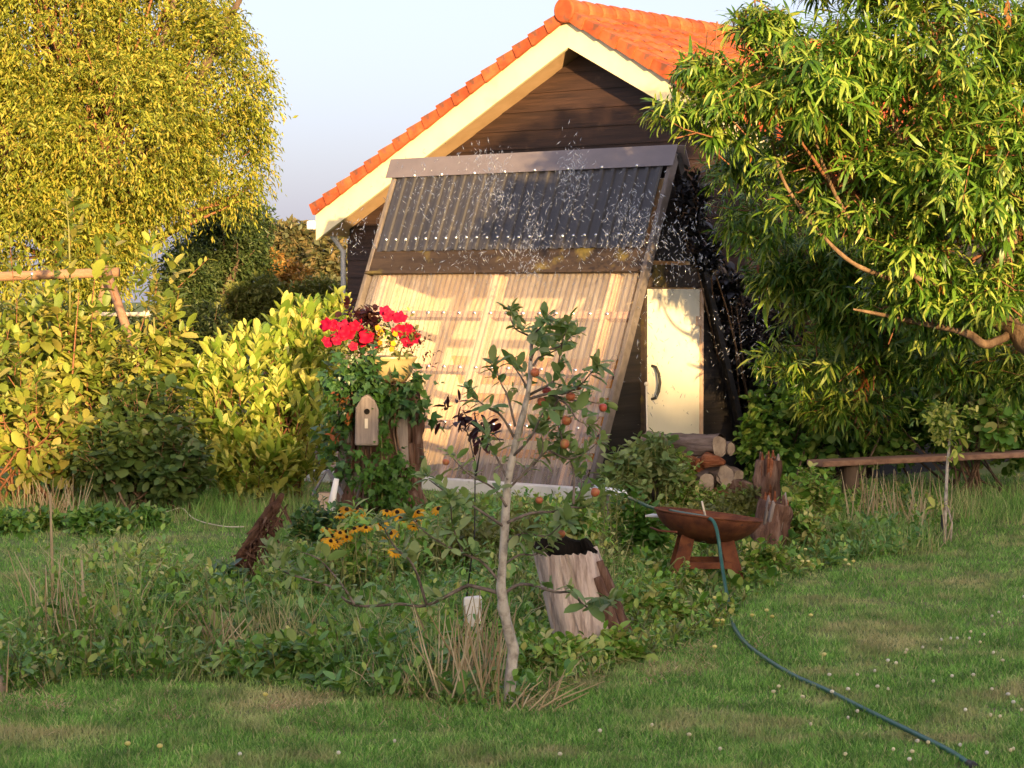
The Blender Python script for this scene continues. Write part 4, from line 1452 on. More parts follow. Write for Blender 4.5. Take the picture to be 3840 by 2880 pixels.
# pale block and other bits of wood
wbk = G(1772, 2420)
mb = MB()
p0 = P(1770, 2330, wbk.y) - wbk
mb.hexa([(-.05, -.03, 0), (.05, -.03, 0), (.05, .03, 0), (-.05, .03, 0), (-.052, -.03, .28), (.056, -.03, .29), (.05, .03, .29), (-.05, .03, .28)])
o = tag(mb.build('wooden_block', M_white, None, False, .012), 'small pale upright wood block among dry stalks left of the apple trunk', 'block')
o.location = wbk
pl = G(15, 2600)
mb = MB()
mb.tube([(-.06, 0, 0), (-.065, 0, .09), (-.085, .0, .2)], [.085, .062, .05], 10, .12)
o = tag(mb.build('pale_stump', M_cut, None, True), 'small pale split stump at the left edge of the lawn', 'stump')
o.location = pl

# leaning rotten branch with shaggy bark
lb = G(850, 2250)
branch = thing('rotten_branch', 'leaning shaggy brown rotten branch left of the yellow flowers', 'branch', lb)
for off in (0, 1):
    mb = MB()
    q = []
    for i, (x, y) in enumerate([(845, 2260), (862, 2190), (900, 2110), (930, 2045), (975, 1975), (1035, 1895), (1060, 1850)]):
        q.append(P(x + off * 34 * math.sin(i * .75), y, lb.y + .05 * off) - lb)
    mb.gnarl(q, [.03, .042, .036, .03, .036, .03, .012] if not off else [.02, .024, .028, .02, .03, .02, .008], 20, 36, .5, 14, .5, 2, off * 7)
    mb.build('trunk', M_darkrot, branch, True)
for i in range(240):
    f = random.random()
    x, y = 850 + 200 * f, 2240 - 350 * f
    p = P(x + random.uniform(-38, 38), y, lb.y - .04 + random.uniform(-.05, .03)) - lb
    dv = Vector((random.uniform(-.05, .05), -.02, -.05 - random.random() * .05))
    if i < 1:
        FLK = MB().hexa([(0, 0, 0), (.012, 0, 0), (.012, .004, 0), (0, .004, 0), (.006, -.01, -.07), (.014, -.01, -.07), (.014, -.006, -.07), (.006, -.006, -.07)]).mesh('bark_flake', M_rot)
        FLK2 = FLK.copy()
        FLK2.materials[0] = M_darkrot
    o = link('bark_flake', random.choice((FLK, FLK2, FLK2)), branch)
    o.location = p
    o.rotation_euler = (random.uniform(-.6, .6), random.uniform(-1.2, .6), random.uniform(0, 6))
    o.scale = [random.uniform(.7, 1.5)] * 3

# fire bowl
fb = P(2645, 2110, 15.9)
fbz = Vector((fb.x, 15.9, 0))
fire = thing('fire_bowl', 'rusty round steel fire bowl on short legs in the weeds', 'fire bowl', fbz)
prof = []
RB, DB = .385, .205
prof_o = [(RB * math.sin(math.radians(a)) / math.sin(math.radians(78)), DB * (1 - math.cos(math.radians(a))) / (1 - math.cos(math.radians(78)))) for a in range(2, 79, 8)]
prof = prof_o + [(RB - .006, DB + .002)] + [(max(r - .012, .001), z + .010) for r, z in prof_o[::-1]]
mb = MB().lathe(prof, 44)
bo = mb.build('bowl', M_rust, fire, True)
bo.location = (0, 0, .262)
bo.rotation_euler = (math.radians(-2), math.radians(6.5), 0)
mb = MB()
tor = []
for i in range(45):
    a = 2 * math.pi * i / 44
    tor.append((RB * math.cos(a), RB * math.sin(a), DB))
mb.tube(tor, .008, 6, cap=False)
mb.build('rim', M_rust, bo, True)
mb = MB()
for i in range(30):
    a, r = random.uniform(0, 6.28), random.uniform(0, .2)
    mb.ball((r * math.cos(a), r * math.sin(a), .03 + random.uniform(0, .02)), random.uniform(.015, .035), 6, 4)
mb.build('ash', M_soil, bo)
for sx, sy in ((-1, -1), (1, -1), (1, 1), (-1, 1)):
    mb = MB()
    ax, ay = sx * .13, sy * .13
    bx_, by_ = sx * .215, sy * .17
    w = .05
    mb.hexa([(bx_ - w, by_ - .012, 0), (bx_ + w, by_ - .012, 0), (bx_ + w, by_ + .012, 0), (bx_ - w, by_ + .012, 0),
             (ax - w, ay - .012, .34), (ax + w, ay - .012, .34), (ax + w, ay + .012, .34), (ax - w, ay + .012, .34)])
    mb.build('leg', M_rust, fire)
MB().box(-.17, .17, -.185, -.165, .10, .145).build('brace', M_rust, fire)
MB().box(-.17, .17, .165, .185, .10, .145).build('brace', M_rust, fire)
for x in (-.35,):
    mb = MB()
    mb.tube([P(2440, 1978, 15.75) - fbz, P(2470, 1990, 15.6) - fbz, P(2540, 1995, 15.53) - fbz], .008, 6)
    mb.build('grip', M_rust, fire, True)
a, b = P(2632, 1880, 15.9), P(2652, 1965, 15.95)
mb = MB()
mb.tube([Vector((0, 0, 0)), (a - b) * .5, a - b], [.009, .009, .008], 6)
o = tag(mb.build('stick', M_cane, None, True), 'short bare stick standing up in the fire bowl', 'stick')
o.location = b
a = P(2480, 1935, 16.15)
mb = MB()
mb.hexa([(-.12, -.05, 0), (.10, -.05, -.015), (.14, .05, -.012), (-.06, .06, .0), (-.12, -.05, .012), (.10, -.05, -.003), (.14, .05, .0), (-.06, .06, .012)])
o = tag(mb.build('paint_scraper_board', M_white, None), 'thin white board resting on the far rim of the fire bowl', 'board')
o.name = 'white_board'
o.location = a

# hose
hp = [G(3640, 2868, .02), G(3560, 2815, .03), G(3420, 2745, .03), G(3260, 2668, .03), G(3100, 2588, .03), G(2980, 2535, .03), G(2880, 2475, .03), G(2800, 2415, .03), G(2755, 2355, .035)]
hp += [P(2738, 2300, 14.3), P(2724, 2220, 14.75), P(2712, 2150, 15.1), P(2702, 2080, 15.33), P(2694, 2020, 15.38), P(2684, 1975, 15.43), P(2668, 1948, 15.5), P(2630, 1936, 15.66), P(2570, 1926, 15.9), P(2505, 1914, 16.2), P(2440, 1902, 16.7), P(2390, 1880, 17.2), P(2335, 1855, 17.8)]


hose = thing('garden_hose', 'dark green garden hose snaking over the lawn and across the fire bowl', 'hose', hp[0])
mb = MB()
sp = smooth_path(hp)
mb.tube([p - hp[0] for p in sp], .0125, 10)
mb.build('tube', M_hose, hose, True)
mb = MB()
dv = (sp[0] - sp[1]).normalized()
mb.tube([-dv * .02, dv * .012, dv * .013, dv * .05], [.019, .019, .023, .021], 10)
mb.build('connector', M_iron, hose, True)
# white pipe end the hose comes from
wp_ = P(2250, 1838, 18.2)
pipe = thing('white_pipe', 'short white pipe at the end of the green hose below the shed', 'pipe', (wp_.x, 18.2, 0))
bs_ = Vector((wp_.x, 18.2, 0))
mb = MB()
a, b = P(2235, 1832, 18.3) - bs_, P(2322, 1852, 17.9) - bs_
mb.tube([a, b], .034, 16)
mb.tube([b, b + (b - a) * .15], [.040, .040], 16)
mb.build('tube', M_pvc, pipe, True)
mb = MB()
mb.tube([(a + b) * .5 + Vector((0, 0, -.02)), Vector((.08, .0, 0))], .012, 6)
mb.build('stake', M_grey, pipe)


# log pile
def log(a, b, r, label, bark=M_log, end=M_cut, rough=.13, seg=6):
    a, b = Vector(a), Vector(b)
    L_ = (b - a).length
    rt = thing('log', label, 'log', a, 0, 'logs piled before the shed door')
    dirv = (b - a).normalized()
    q = dirv.to_track_quat('X', 'Z')
    rt.rotation_mode = 'QUATERNION'
    rt.rotation_quaternion = q
    mb = MB()
    random.seed(int(a.x * 1000) & 255)
    bendv = random.uniform(-.03, .03)
    pts = [(L_ * i / seg, bendv * math.sin(math.pi * i / seg), 0) for i in range(seg + 1)]
    mb.gnarl(pts, [r] * 3, 24, 18, rough * 2, 9, rough * 2.2, 3, a.x * 9, cap=False)
    mb.build('bark', bark, rt, True)
    for x in (.004, L_ - .004):
        mb = MB()
        n = 18
        mb.v = [(x, 0, 0)] + [(x, r * 1.02 * (1 + .26 * noise.noise(Vector((math.cos(6.283 * j / n) * 1.5, math.sin(6.283 * j / n) * 1.5, a.x * 9)))) * math.cos(2 * math.pi * j / n), r * 1.02 * (1 + .26 * noise.noise(Vector((math.cos(6.283 * j / n) * 1.5, math.sin(6.283 * j / n) * 1.5, a.x * 9)))) * math.sin(2 * math.pi * j / n)) for j in range(n)]
        mb.f = [(0, 1 + j, 1 + (j + 1) % n) for j in range(n)]
        mb.build('sawn_end', end, rt)
    return rt


DL = 20.6
log(P(2425, 1662, DL + .35), P(2698, 1672, DL - .28), .098, 'thick grey log topmost in the pile with a pale sawn end')
log(P(2440, 1668, DL + .65), P(2742, 1682, DL + .05), .060, 'thin log whose pale end juts out right of the top log')
log(P(2420, 1712, DL + .2), P(2625, 1745, DL - .35), .062, 'crumbling orange red log in the middle of the pile', M_rotred, M_rotred, .2)
log(P(2380, 1755, DL + .1), P(2548, 1790, DL - .5), .068, 'dark log low at the left of the pile with round pale end')
log(P(2530, 1765, DL + .15), P(2650, 1808, DL - .5), .080, 'short thick log low in the middle of the pile')
log(P(2590, 1800, DL + .2), P(2720, 1785, DL - .35), .088, 'short thick log low at the right of the pile')
log(P(2630, 1730, DL + .6), P(2770, 1785, DL + .15), .06, 'half hidden log at the back right of the pile')
log(P(2400, 1840, DL + .2), P(2560, 1860, DL - .3), .08, 'dark log under the pile at the left in the weeds')
log(P(2560, 1852, DL + .3), P(2740, 1870, DL - .2), .085, 'dark log under the pile at the right in the weeds')
bw = 'broken wood in the log heap'
for i, (x, y, lab) in enumerate(((2395, 1800, 'ragged grey wood chunk at the far left of the log heap'), (2470, 1745, 'ragged red brown chunk left of the crumbling log'), (2500, 1820, 'ragged chunk under the dark low log'),
                                 (2660, 1735, 'ragged chunk just below the top log end'), (2760, 1830, 'ragged chunk at the right foot of the log heap'), (2620, 1840, 'ragged chunk at the middle foot of the log heap'), (2700, 1860, 'low ragged chunk before the log heap'))):
    c = P(x, y, 20.25 + .1 * (i % 3))
    mb = MB()
    mb.gnarl([(-.16, 0, -.02), (-.03, .01, .02), (.15, -.02, -.01)], [.03, .06, .025], 18, 12, .6, 10, .5, 2, i * 3)
    o = tag(mb.build('broken_wood', (M_rotred, M_rot, M_log)[i % 3], None, True), lab, 'wood', bw)
    o.location = c
    o.rotation_euler = (random.uniform(-.3, .3), random.uniform(-.25, .25), random.uniform(-.7, .7))
for (x, y0, y1, Y, wpx, dx, lab) in ((2888, 1725, 1880, 19.6, 45, 8, 'upright ragged red brown stump right of the log pile'), (2915, 1885, 2050, 17.6, 55, 40, 'leaning crumbling stump behind the fire bowl at its right')):
    s_ = F / Y
    g = ground_of(x - dx, Y)
    t_ = thing('rotten_stump', lab, 'stump', g)
    zt = P(x, y0, Y).z
    mb = MB()
    r = wpx / s_
    pts = [(0, 0, 0), (dx / s_ * .5, 0, zt * .5), (dx / s_, 0, zt)]
    mb.gnarl(pts, [r * 1.35, r * 1.05, r * .95], 32, 16, .3, 9, .35, 3, x)
    mb.build('trunk', M_rot, t_, True)
    for j in range(12):
        th = random.uniform(0, 6.28)
        mb = MB()
        px_, py_ = dx / s_ + r * .75 * math.cos(th), r * .75 * math.sin(th)
        mb.tube([(px_ - dx / s_ * .5, py_ * 1.35, zt * .45), (px_, py_ * 1.25, zt), (px_, py_, zt + random.uniform(.02, .09))], [.014, .02, .006], 5, .3)
        mb.build('splinter', random.choice((M_rotred, M_rot, M_grey)), t_, True)

# plank bench
ba, bb_ = P(3055, 1738, 21.0), P(4300, 1680, 23.1)
bench = thing('plank_bench', 'long weathered plank laid as a low bench before the right hedge', 'bench', (ba.x, ba.y, 0))
bz = Vector((ba.x, ba.y, 0))
dv = (bb_ - ba)
dv.z = 0
pn = Vector((-dv.y, dv.x, 0)).normalized() * .13
za = ba.z
q = [ba - bz - pn, ba - bz + dv - pn, ba - bz + dv + pn, ba - bz + pn]
for i in q:
    i.z = za - .028
MB().hexa([V3(i) for i in q] + [(i.x, i.y, i.z + .056) for i in q]).build('plank', M_plank, bench, False, .012)
for f in (.10, .85):
    c = ba - bz + dv * f
    mb = MB()
    mb.tube([(c.x, c.y, 0), (c.x, c.y, za - .03)], [.09, .08], 10, .08)
    mb.build('support', M_bark, bench, True)

# sapling with stake on the right
sp0 = G(3540, 2030)
sap = thing('sapling', 'young staked sapling with a tuft of light leaves on the right', 'sapling', sp0)
YS = sp0.y
mb = MB()
mb.tube([P(x, y, YS) - sp0 for x, y in ((3540, 2035), (3546, 1900), (3552, 1750), (3562, 1640), (3568, 1530))], [.018, .015, .013, .01, .004], 7, .06)
mb.tube([P(x, y, YS) - sp0 for x, y in ((3552, 1900), (3570, 1960), (3565, 2030))], [.008, .009, .01], 6, .06)
mb.build('trunk', M_applebark, sap, True)
mb = MB()
mb.tube([P(3530, 2035, YS - .02) - sp0, P(3534, 1930, YS - .02) - sp0], .013, 6)
mb.build('stake', M_iron, sap)
foliage('crown', sap, [P(random.gauss(3550, 38), random.uniform(1540, 1670), YS + random.uniform(-.1, .1)) for i in range(50)] + [P(3530, 1910, YS), P(3560, 1715, YS)], 70, .075, .034, T_OVAL, L_laurel, .10, 5, 120, 'sap', .5)

# pale cane leaning by the shed door
c0, c1 = P(2424, 1440, 21.6), P(2428, 1640, 21.5)
g = Vector((c1.x, c1.y, 0))
cane = thing('cane', 'pale thin cane with ball cap left of the shed door handle', 'cane', g)
MB().tube([Vector((0.01, 0, 0)), c1 - g, c0 - g], .010, 6).build('rod', M_cane, cane, True)
MB().ball(c0 - g, .022).build('cap', M_cane, cane, True)

# ------------------------------------------------------------------ apple tree
DA = 11.0
ab = G(1908, 2640)
DA = ab.y
apple = thing('apple_tree', 'slender young apple tree with small red apples in the foreground centre', 'tree', ab)
tr = [(1908, 2640), (1915, 2520), (1925, 2440), (1908, 2370), (1888, 2280), (1880, 2200), (1888, 2060), (1898, 1900), (1906, 1800), (1930, 1680), (1960, 1560), (1985, 1440), (1990, 1350), (1995, 1265)]
trw = [23, 22, 21, 21, 20, 18, 16, 15, 14, 13, 12, 9, 7, 5]
spx = F / DA
mb = MB()
q = smooth_path([P(x, y, DA + .02 * math.sin(i)) for i, (x, y) in enumerate(tr)], 3)
rw = np.interp(np.linspace(0, len(tr) - 1, len(q)), range(len(tr)), trw) / spx
mb.gnarl([p - ab for p in q], list(rw), 18, 100, .22, 18, .16, 2, 5)
mb.build('trunk', M_applebark, apple, True)
BR = [[(1995, 1270), (1975, 1255), (1935, 1235), (1918, 1205), (1912, 1178)], [(1995, 1275), (2005, 1250), (2030, 1225), (2042, 1205)], [(1996, 1285), (2030, 1268), (2038, 1235)],
      [(1990, 1350), (2010, 1312), (2060, 1310), (2100, 1298), (2112, 1268), (2125, 1235)], [(2000, 1372), (2020, 1342), (2060, 1325), (2103, 1302), (2140, 1265)],
      [(1985, 1480), (2040, 1452), (2082, 1420), (2098, 1340), (2108, 1285), (2102, 1240)], [(1985, 1475), (1955, 1415), (1922, 1370)], [(1970, 1500), (2060, 1475), (2120, 1475), (2180, 1440), (2210, 1405), (2232, 1382)],
      [(2060, 1478), (2100, 1490), (2140, 1500), (2200, 1505), (2248, 1515)], [(2080, 1488), (2130, 1520), (2160, 1570), (2195, 1590)], [(2095, 1498), (2078, 1530), (2088, 1575), (2105, 1650)],
      [(1928, 1640), (1880, 1560), (1830, 1530), (1790, 1500), (1770, 1472)], [(1932, 1600), (1905, 1490), (1880, 1440), (1860, 1385)], [(1925, 1710), (1990, 1640), (2030, 1560), (2042, 1540)],
      [(1902, 1960), (1990, 1925), (2080, 1918), (2150, 1890), (2180, 1830), (2175, 1740)], [(1885, 2230), (1960, 2190), (2080, 2220), (2140, 2222), (2190, 2270), (2240, 2292), (2290, 2262)],
      [(1878, 2225), (1780, 2200), (1740, 2202), (1600, 2270), (1500, 2265), (1330, 2270), (1240, 2200), (1140, 2170), (1060, 2140), (1030, 2090)], [(1880, 2190), (1810, 2110), (1760, 2085), (1680, 2050), (1600, 2000), (1550, 1950)],
      [(1330, 2268), (1280, 2190), (1200, 2100), (1130, 2070)], [(1600, 2268), (1550, 2120), (1480, 2050), (1430, 1960)], [(1900, 1840), (1990, 1750), (2050, 1690), (2092, 1650)], [(2000, 1745), (2035, 1690), (2030, 1630)],
      [(2150, 1890), (2150, 1760), (2110, 1660), (2100, 1580)], [(1890, 1975), (1760, 1890), (1680, 1850), (1610, 1800)], [(1905, 1800), (1850, 1690), (1830, 1640)], [(1740, 2085), (1700, 1980), (1690, 1890)],
      [(1900, 1900), (1850, 1830), (1760, 1780), (1700, 1720)], [(1890, 2040), (1960, 2000), (2050, 2010), (2110, 1960)], [(1885, 2120), (1950, 2080), (2010, 2080), (2060, 2040)], [(2060, 1690), (2130, 1720), (2190, 1700), (2240, 1660)],
      [(2120, 1900), (2200, 1900), (2260, 1850)]]
mb = MB()
SPUR_P, SPUR_D = [], []
for bi, pts in enumerate(BR):
    sgn = (-1) ** bi * random.uniform(.05, .30)
    n = len(pts)
    q = [P(x, y, DA + sgn * (i / (n - 1)) ** 1.0 + random.uniform(-.015, .015)) for i, (x, y) in enumerate(pts)]
    q = smooth_path(q, 4)
    ln_ = sum((q[i + 1] - q[i]).length for i in range(len(q) - 1))
    r0 = .005 + .006 * min(ln_, 1.0)
    mb.tube([p - ab for p in q], [r0 * (1 - .72 * i / (len(q) - 1)) for i in range(len(q))], 7, .06)
    step = .052 if pts[-1][1] < 1660 else .038
    acc = 0
    for i in range(1, len(q)):
        acc += (q[i] - q[i - 1]).length
        f = i / len(q)
        if acc > step and f > .22:
            acc = 0
            SPUR_P.append(q[i])
            SPUR_D.append((q[i] - q[i - 1]).normalized() * .5 + Vector((random.uniform(-.7, .7), random.uniform(-.7, .7), random.uniform(.1, .9))))
    SPUR_P.append(q[-1])
    SPUR_D.append((q[-1] - q[-2]).normalized())
    SPUR_P.append(q[-1])
    SPUR_D.append((q[-1] - q[-2]).normalized() + Vector((0, 0, .3)))
mb.build('branches', M_darktwig, apple, True)
sp_ = np.array([V3(p) for p in SPUR_P])
sd_ = np.array([V3(p) for p in SPUR_D])
A = shoot_leaves(sp_, nrm(sd_), np.full(len(sp_), .045), 5, .076, .036, .05, 1.05, .12, .0, .4)
A = leaf_parts(apple, 'leaf', T_OVAL, A, L_apple, 300, 'apple')
A['p'] -= np.array(ab)
link('leaves', leaf_mesh('leaves', T_OVAL, A, L_apple), apple)['kind'] = 'stuff'
prof = [(.001, -.020), (.010, -.024), (.020, -.016), (.0255, .0), (.023, .014), (.014, .021), (.005, .019), (.001, .015)]
AM = MB().lathe(prof, 14).mesh('apple', M_fruit, True)
AM2 = MB().lathe(prof, 14).mesh('apple', M_fruitred, True)
for i, (x, y) in enumerate(((2006, 1397), (2050, 1466), (2030, 1505), (2168, 1448), (2140, 1487), (2261, 1528), (2052, 1558), (2125, 1577), (1672, 1732), (2232, 1846), (2022, 1876), (2105, 2002), (2118, 1665))):
    o = link('apple', AM2 if i in (1, 5) else AM, apple)
    o.location = P(x, y, DA - .06 + random.uniform(-.05, .12)) - ab
    o.rotation_euler = (random.uniform(-.4, .4), random.uniform(-.4, .4), random.uniform(0, 6))
    k = random.uniform(.7, 1.0)
    o.scale = (k, k, k * random.uniform(.9, 1.05))

# purple-leaved sapling
pb = G(1740, 2330)
pb.y = 13.0
pb = Vector(ground_of(1735, 13.0))
pur = thing('purple_sapling', 'thin dark purple leaved sapling left of the apple trunk', 'sapling', pb)
mb = MB()
for pts in ([(1735, 2360), (1780, 2000), (1782, 1740), (1760, 1640), (1735, 1580), (1722, 1545)], [(1782, 1800), (1800, 1690), (1812, 1620), (1815, 1560)]):
    mb.tube([P(x, y, 13.0) - pb for x, y in pts], [.0055 * (1 - .7 * i / len(pts)) for i in range(len(pts))], 6)
mb.build('branches', M_iron, pur, True)
foliage('crown', pur, [P(x, y, 13) for x, y in ((1722, 1545), (1735, 1560), (1700, 1560), (1745, 1585), (1812, 1590), (1815, 1600), (1800, 1620), (1820, 1625), (1790, 1640), (1810, 1700))], 22, .085, .032, T_OVAL, L_purple, .05, 4, 60, 'purple', .3)

# ------------------------------------------------------------------ black-eyed susans
mb = MB()
for j in range(12):
    a = 2 * math.pi * j / 12 + random.uniform(-.08, .08)
    c, s_ = math.cos(a), math.sin(a)
    k = len(mb.v)
    for (r, w, z) in ((.008, .004, 0), (.022, .0075, .001), (.036, .006, -.006), (.042, .001, -.011)):
        mb.v += [(r * c - w * s_, r * s_ + w * c, z), (r * c + w * s_, r * s_ - w * c, z)]
    for r in range(3):
        mb.f.append((k + 2 * r, k + 2 * r + 1, k + 2 * r + 3, k + 2 * r + 2))
DM = mb.mesh('flower', L_yel)
CM = MB().lathe([(.011, -.002), (.011, .006), (.007, .013), (.001, .015)], 10).mesh('cone', M_conedark, True)
clumps = {'left': ([(1225, 1985), (1255, 1998), (1240, 2030), (1262, 2035), (1275, 2000), (1300, 2015), (1330, 1985), (1350, 1978), (1250, 2045), (1385, 1970), (1300, 1995), (1228, 2022), (1246, 2012), (1372, 1980)], 'yellow daisies with dark centres at the left of the flower bed', 1290),
          'right': ([(1300, 1912), (1340, 1910), (1275, 1935), (1350, 1925), (1450, 1918), (1490, 1922), (1540, 1920), (1525, 1918), (1560, 1955), (1550, 1972), (1430, 1968), (1455, 2005), (1480, 2070), (1570, 1922), (1645, 1910), (1465, 2000), (1500, 1945)], 'yellow daisies with dark centres below the stump, towards the shed', 1470)}
for nm, (pts, lab, cx) in clumps.items():
    gb = Vector(ground_of(cx, 14.9))
    t_ = thing('coneflower', lab, 'flowers', gb, 0, 'yellow daisies in the bed')
    bpy.context.view_layer.update()
    mb = MB()
    for (x, y) in pts:
        Y = 14.3 + (2080 - y) / 180 * .7 + random.uniform(-.15, .15)
        p = P(x, y, Y)
        nv = Vector((random.uniform(-.4, .4), -random.uniform(.1, .8), 1)).normalized()
        o = place('flower', DM, p, nv, t_, random.uniform(1.0, 1.35), random.uniform(0, 6))
        c = link('cone', CM, o)
        g = Vector((p.x + random.uniform(-.08, .08), p.y + random.uniform(-.05, .1), 0))
        mb.tube([g - gb, (g + p) * .5 - gb + Vector((random.uniform(-.02, .02), 0, .05)), p - gb - nv * .004], [.005, .004, .003], 5)
    mb.build('stems', M_twiggreen, t_, True)
    foliage('leaves', t_, [P(x + random.uniform(-50, 50), y + random.uniform(50, 190), 15.0 + random.uniform(-.3, .3)) for x, y in pts for k in range(4)], 150, .085, .028, T_LANCE, L_weed, .16, 5, up=.8)

# ------------------------------------------------------------------ bed plants
bed_px = [(0, 2490), (120, 2380), (330, 2230), (700, 2200), (900, 2180), (1080, 2080), (1150, 1960), (1250, 1905), (1600, 1900), (2200, 1900), (2450, 1960), (2650, 1960), (2900, 1900), (3100, 1880), (3350, 1900), (3560, 1940),
          (3520, 2080), (3200, 2110), (2950, 2190), (2800, 2260), (2720, 2350), (2560, 2440), (2330, 2500), (2150, 2580), (1850, 2680), (1500, 2640), (1100, 2600), (850, 2570), (600, 2560), (300, 2570), (100, 2600), (0, 2610), (-200, 2600), (-200, 2500)]
BED = np.array([(G(x, y).x, G(x, y).y) for x, y in bed_px])


def inside(poly, x, y):
    r = np.zeros(len(x), bool)
    j = len(poly) - 1
    for i in range(len(poly)):
        xi, yi, xj, yj = *poly[i], *poly[j]
        c = ((yi > y) != (yj > y)) & (x < (xj - xi) * (y - yi) / (yj - yi + 1e-12) + xi)
        r ^= c
        j = i
    return r


def bed_points(n, poly=BED):
    out = np.zeros((0, 2))
    lo, hi = poly.min(0), poly.max(0)
    while len(out) < n:
        q = rng.uniform(lo, hi, (n * 2, 2))
        q = q[inside(poly, q[:, 0], q[:, 1])]
        # nearer ground shows larger: a little denser there
        q = q[rng.uniform(0, 1, len(q)) < np.clip(14 / q[:, 1], .3, 1)]
        out = np.concatenate([out, q])
    return out[:n]


def bedh(b):
    """how tall the wild growth stands at a spot: mounds and hollows, low before the stump, the fire bowl and the shed"""
    x, y = b[:, 0], b[:, 1]
    px = CX + F * x / y
    py = 1100 + CAMH * F / y
    h = .62 + .33 * np.sin(x * 2.1 + 1.3) + .28 * np.sin(y * 1.7 + x * .8) + .2 * np.sin(x * 5.3 + y * 3.1)
    h *= np.where((px > 2330) | (y > 15.5), .5, 1)
    h *= np.where((px > 350) & (px < 1700) & (y > 12.4) & (y < 15.5), 1.35, 1)
    h *= np.where((px > 1960) & (px < 2400) & (py > 2330), .25, 1)
    h *= np.where((px > 1640) & (px < 1960) & (py > 2420), .35, 1)
    h *= np.where((px > 2420) & (px < 2880) & (py > 2090) & (py < 2330), .45, 1)
    return np.clip(h, .12, 1.6)


def weeds(name, label, n, L, Wd, tpl, lm, h, nl, ang=1.15, poly=BED, cat_='weeds', group=None, ph=0.0, thr=-9, updir=.35):
    b = bed_points(n, poly)
    pt = np.sin(b[:, 0] * 1.9 + ph) + np.sin(b[:, 1] * 1.5 + ph * 2.3 + b[:, 0] * .7) + rng.normal(0, .45, n)
    b = b[pt > thr]
    n = len(b)
    ln = h * bedh(b) * rng.uniform(.55, 1.25, n)
    d = nrm(np.stack([rng.normal(0, updir, n), rng.normal(0, updir, n), np.ones(n)], 1))
    b3 = np.stack([b[:, 0], b[:, 1], np.zeros(n)], 1)
    A = shoot_leaves(b3, d, ln, nl, L, Wd, .05, ang, .12, .12, .35)
    o = link(name, leaf_mesh(name, tpl, A, lm))
    tag(o, label, cat_, group, 'stuff')
    return o


weeds('weeds', 'mixed mid green weeds filling much of the wild flower bed', 5200, .055, .028, T_OVAL, L_weed, .46, 9, ph=0, thr=-.2)
weeds('nettles', 'bluish green broader weeds in patches of the wild bed', 2600, .075, .036, T_OVAL, L_weed2, .46, 8, ph=2.1, thr=.5)
weeds('docks', 'large rounded dock leaves in patches of the wild bed', 1200, .088, .048, T_OVAL, L_round, .38, 6, ph=4.0, thr=.3)
weeds('hawkbit', 'yellowish narrow leaved weeds in patches of the wild bed', 2600, .07, .014, T_LANCE, L_olive, .44, 9, .8, ph=5.2, thr=.3)
weeds('ground_cover', 'fine leafy ground cover low in the wild bed', 6000, .034, .024, T_DIA, L_round, .16, 6)


def blades(b, h, w, lean, mat, name, tpl=T_BLADE, bendv=.0):
    n = len(b)
    a = np.stack([rng.normal(0, lean, n), rng.normal(0, lean, n), np.ones(n)], 1)
    nn = np.stack([rng.normal(0, 1, n), rng.normal(0, 1, n), np.full(n, .25)], 1)
    A = {'p': np.stack([b[:, 0], b[:, 1], np.zeros(n)], 1), 'a': a, 'n': nn, 'L': h, 'W': w}
    return link(name, leaf_mesh(name, tpl, A, mat))


# mown lawn: short blades, densest close by
N = 330000
py = rng.uniform(1780, 2960, N)
Yd = CAMH * F / (py - 1100)
Xd = rng.uniform(-.30, .30, N) * Yd
inb = inside(BED, Xd, Yd)
keep = ~inb | (rng.uniform(0, 1, N) < .35)
Xd, Yd = Xd[keep], Yd[keep]
clump = np.sin(Xd * 5.1 + np.sin(Yd * 3.3) * 2) + np.sin(Yd * 6.7 + np.sin(Xd * 2.9) * 2)
hgt = rng.uniform(.022, .055, len(Xd)) * (1 + .18 * clump)
o = blades(np.stack([Xd, Yd], 1), hgt, rng.uniform(.0038, .0075, len(Xd)) * (Yd / 12) ** .5, .55, M_grass, 'grass', T_BLADE)
tag(o, 'short mown lawn grass', 'grass', None, 'stuff')
b = bed_points(34000)
o = blades(b, rng.uniform(.10, .50, len(b)) * bedh(b), rng.uniform(.004, .008, len(b)), .28, M_grass, 'long_grass')
tag(o, 'long unmown grass growing through the wild bed', 'grass', None, 'stuff')
b = bed_points(5200)
pk_ = np.sin(b[:, 0] * 3.1 + 2) + np.sin(b[:, 1] * 2.3 + b[:, 0] * 1.3)
b = b[pk_ > -.4]
o = blades(b, rng.uniform(.15, .55, len(b)) * bedh(b), rng.uniform(.005, .009, len(b)), .45, L_straw, 'dead_grass')
tag(o, 'dead straw coloured grass scattered through the wild bed', 'grass', None, 'stuff')
# dry thatch lying in the mown lawn along the bed's near edge
n_ = 9000
pxx = rng.uniform(-200, 2900, n_)
pyy = np.where(pxx < 1900, 2640, 2640 - (pxx - 1900) * .27) + rng.normal(25, 38, n_)
Yt = CAMH * F / (pyy - 1100)
kp = (np.sin(pxx * .013) + np.sin(pxx * .031 + 1) + rng.normal(0, .6, n_)) > .2
o = blades(np.stack([(pxx - CX) / F * Yt, Yt], 1)[kp], rng.uniform(.02, .06, kp.sum()), rng.uniform(.004, .007, kp.sum()), 1.4, L_straw, 'thatch')
tag(o, 'dry mown thatch along the near edge of the bed', 'grass', None, 'stuff')
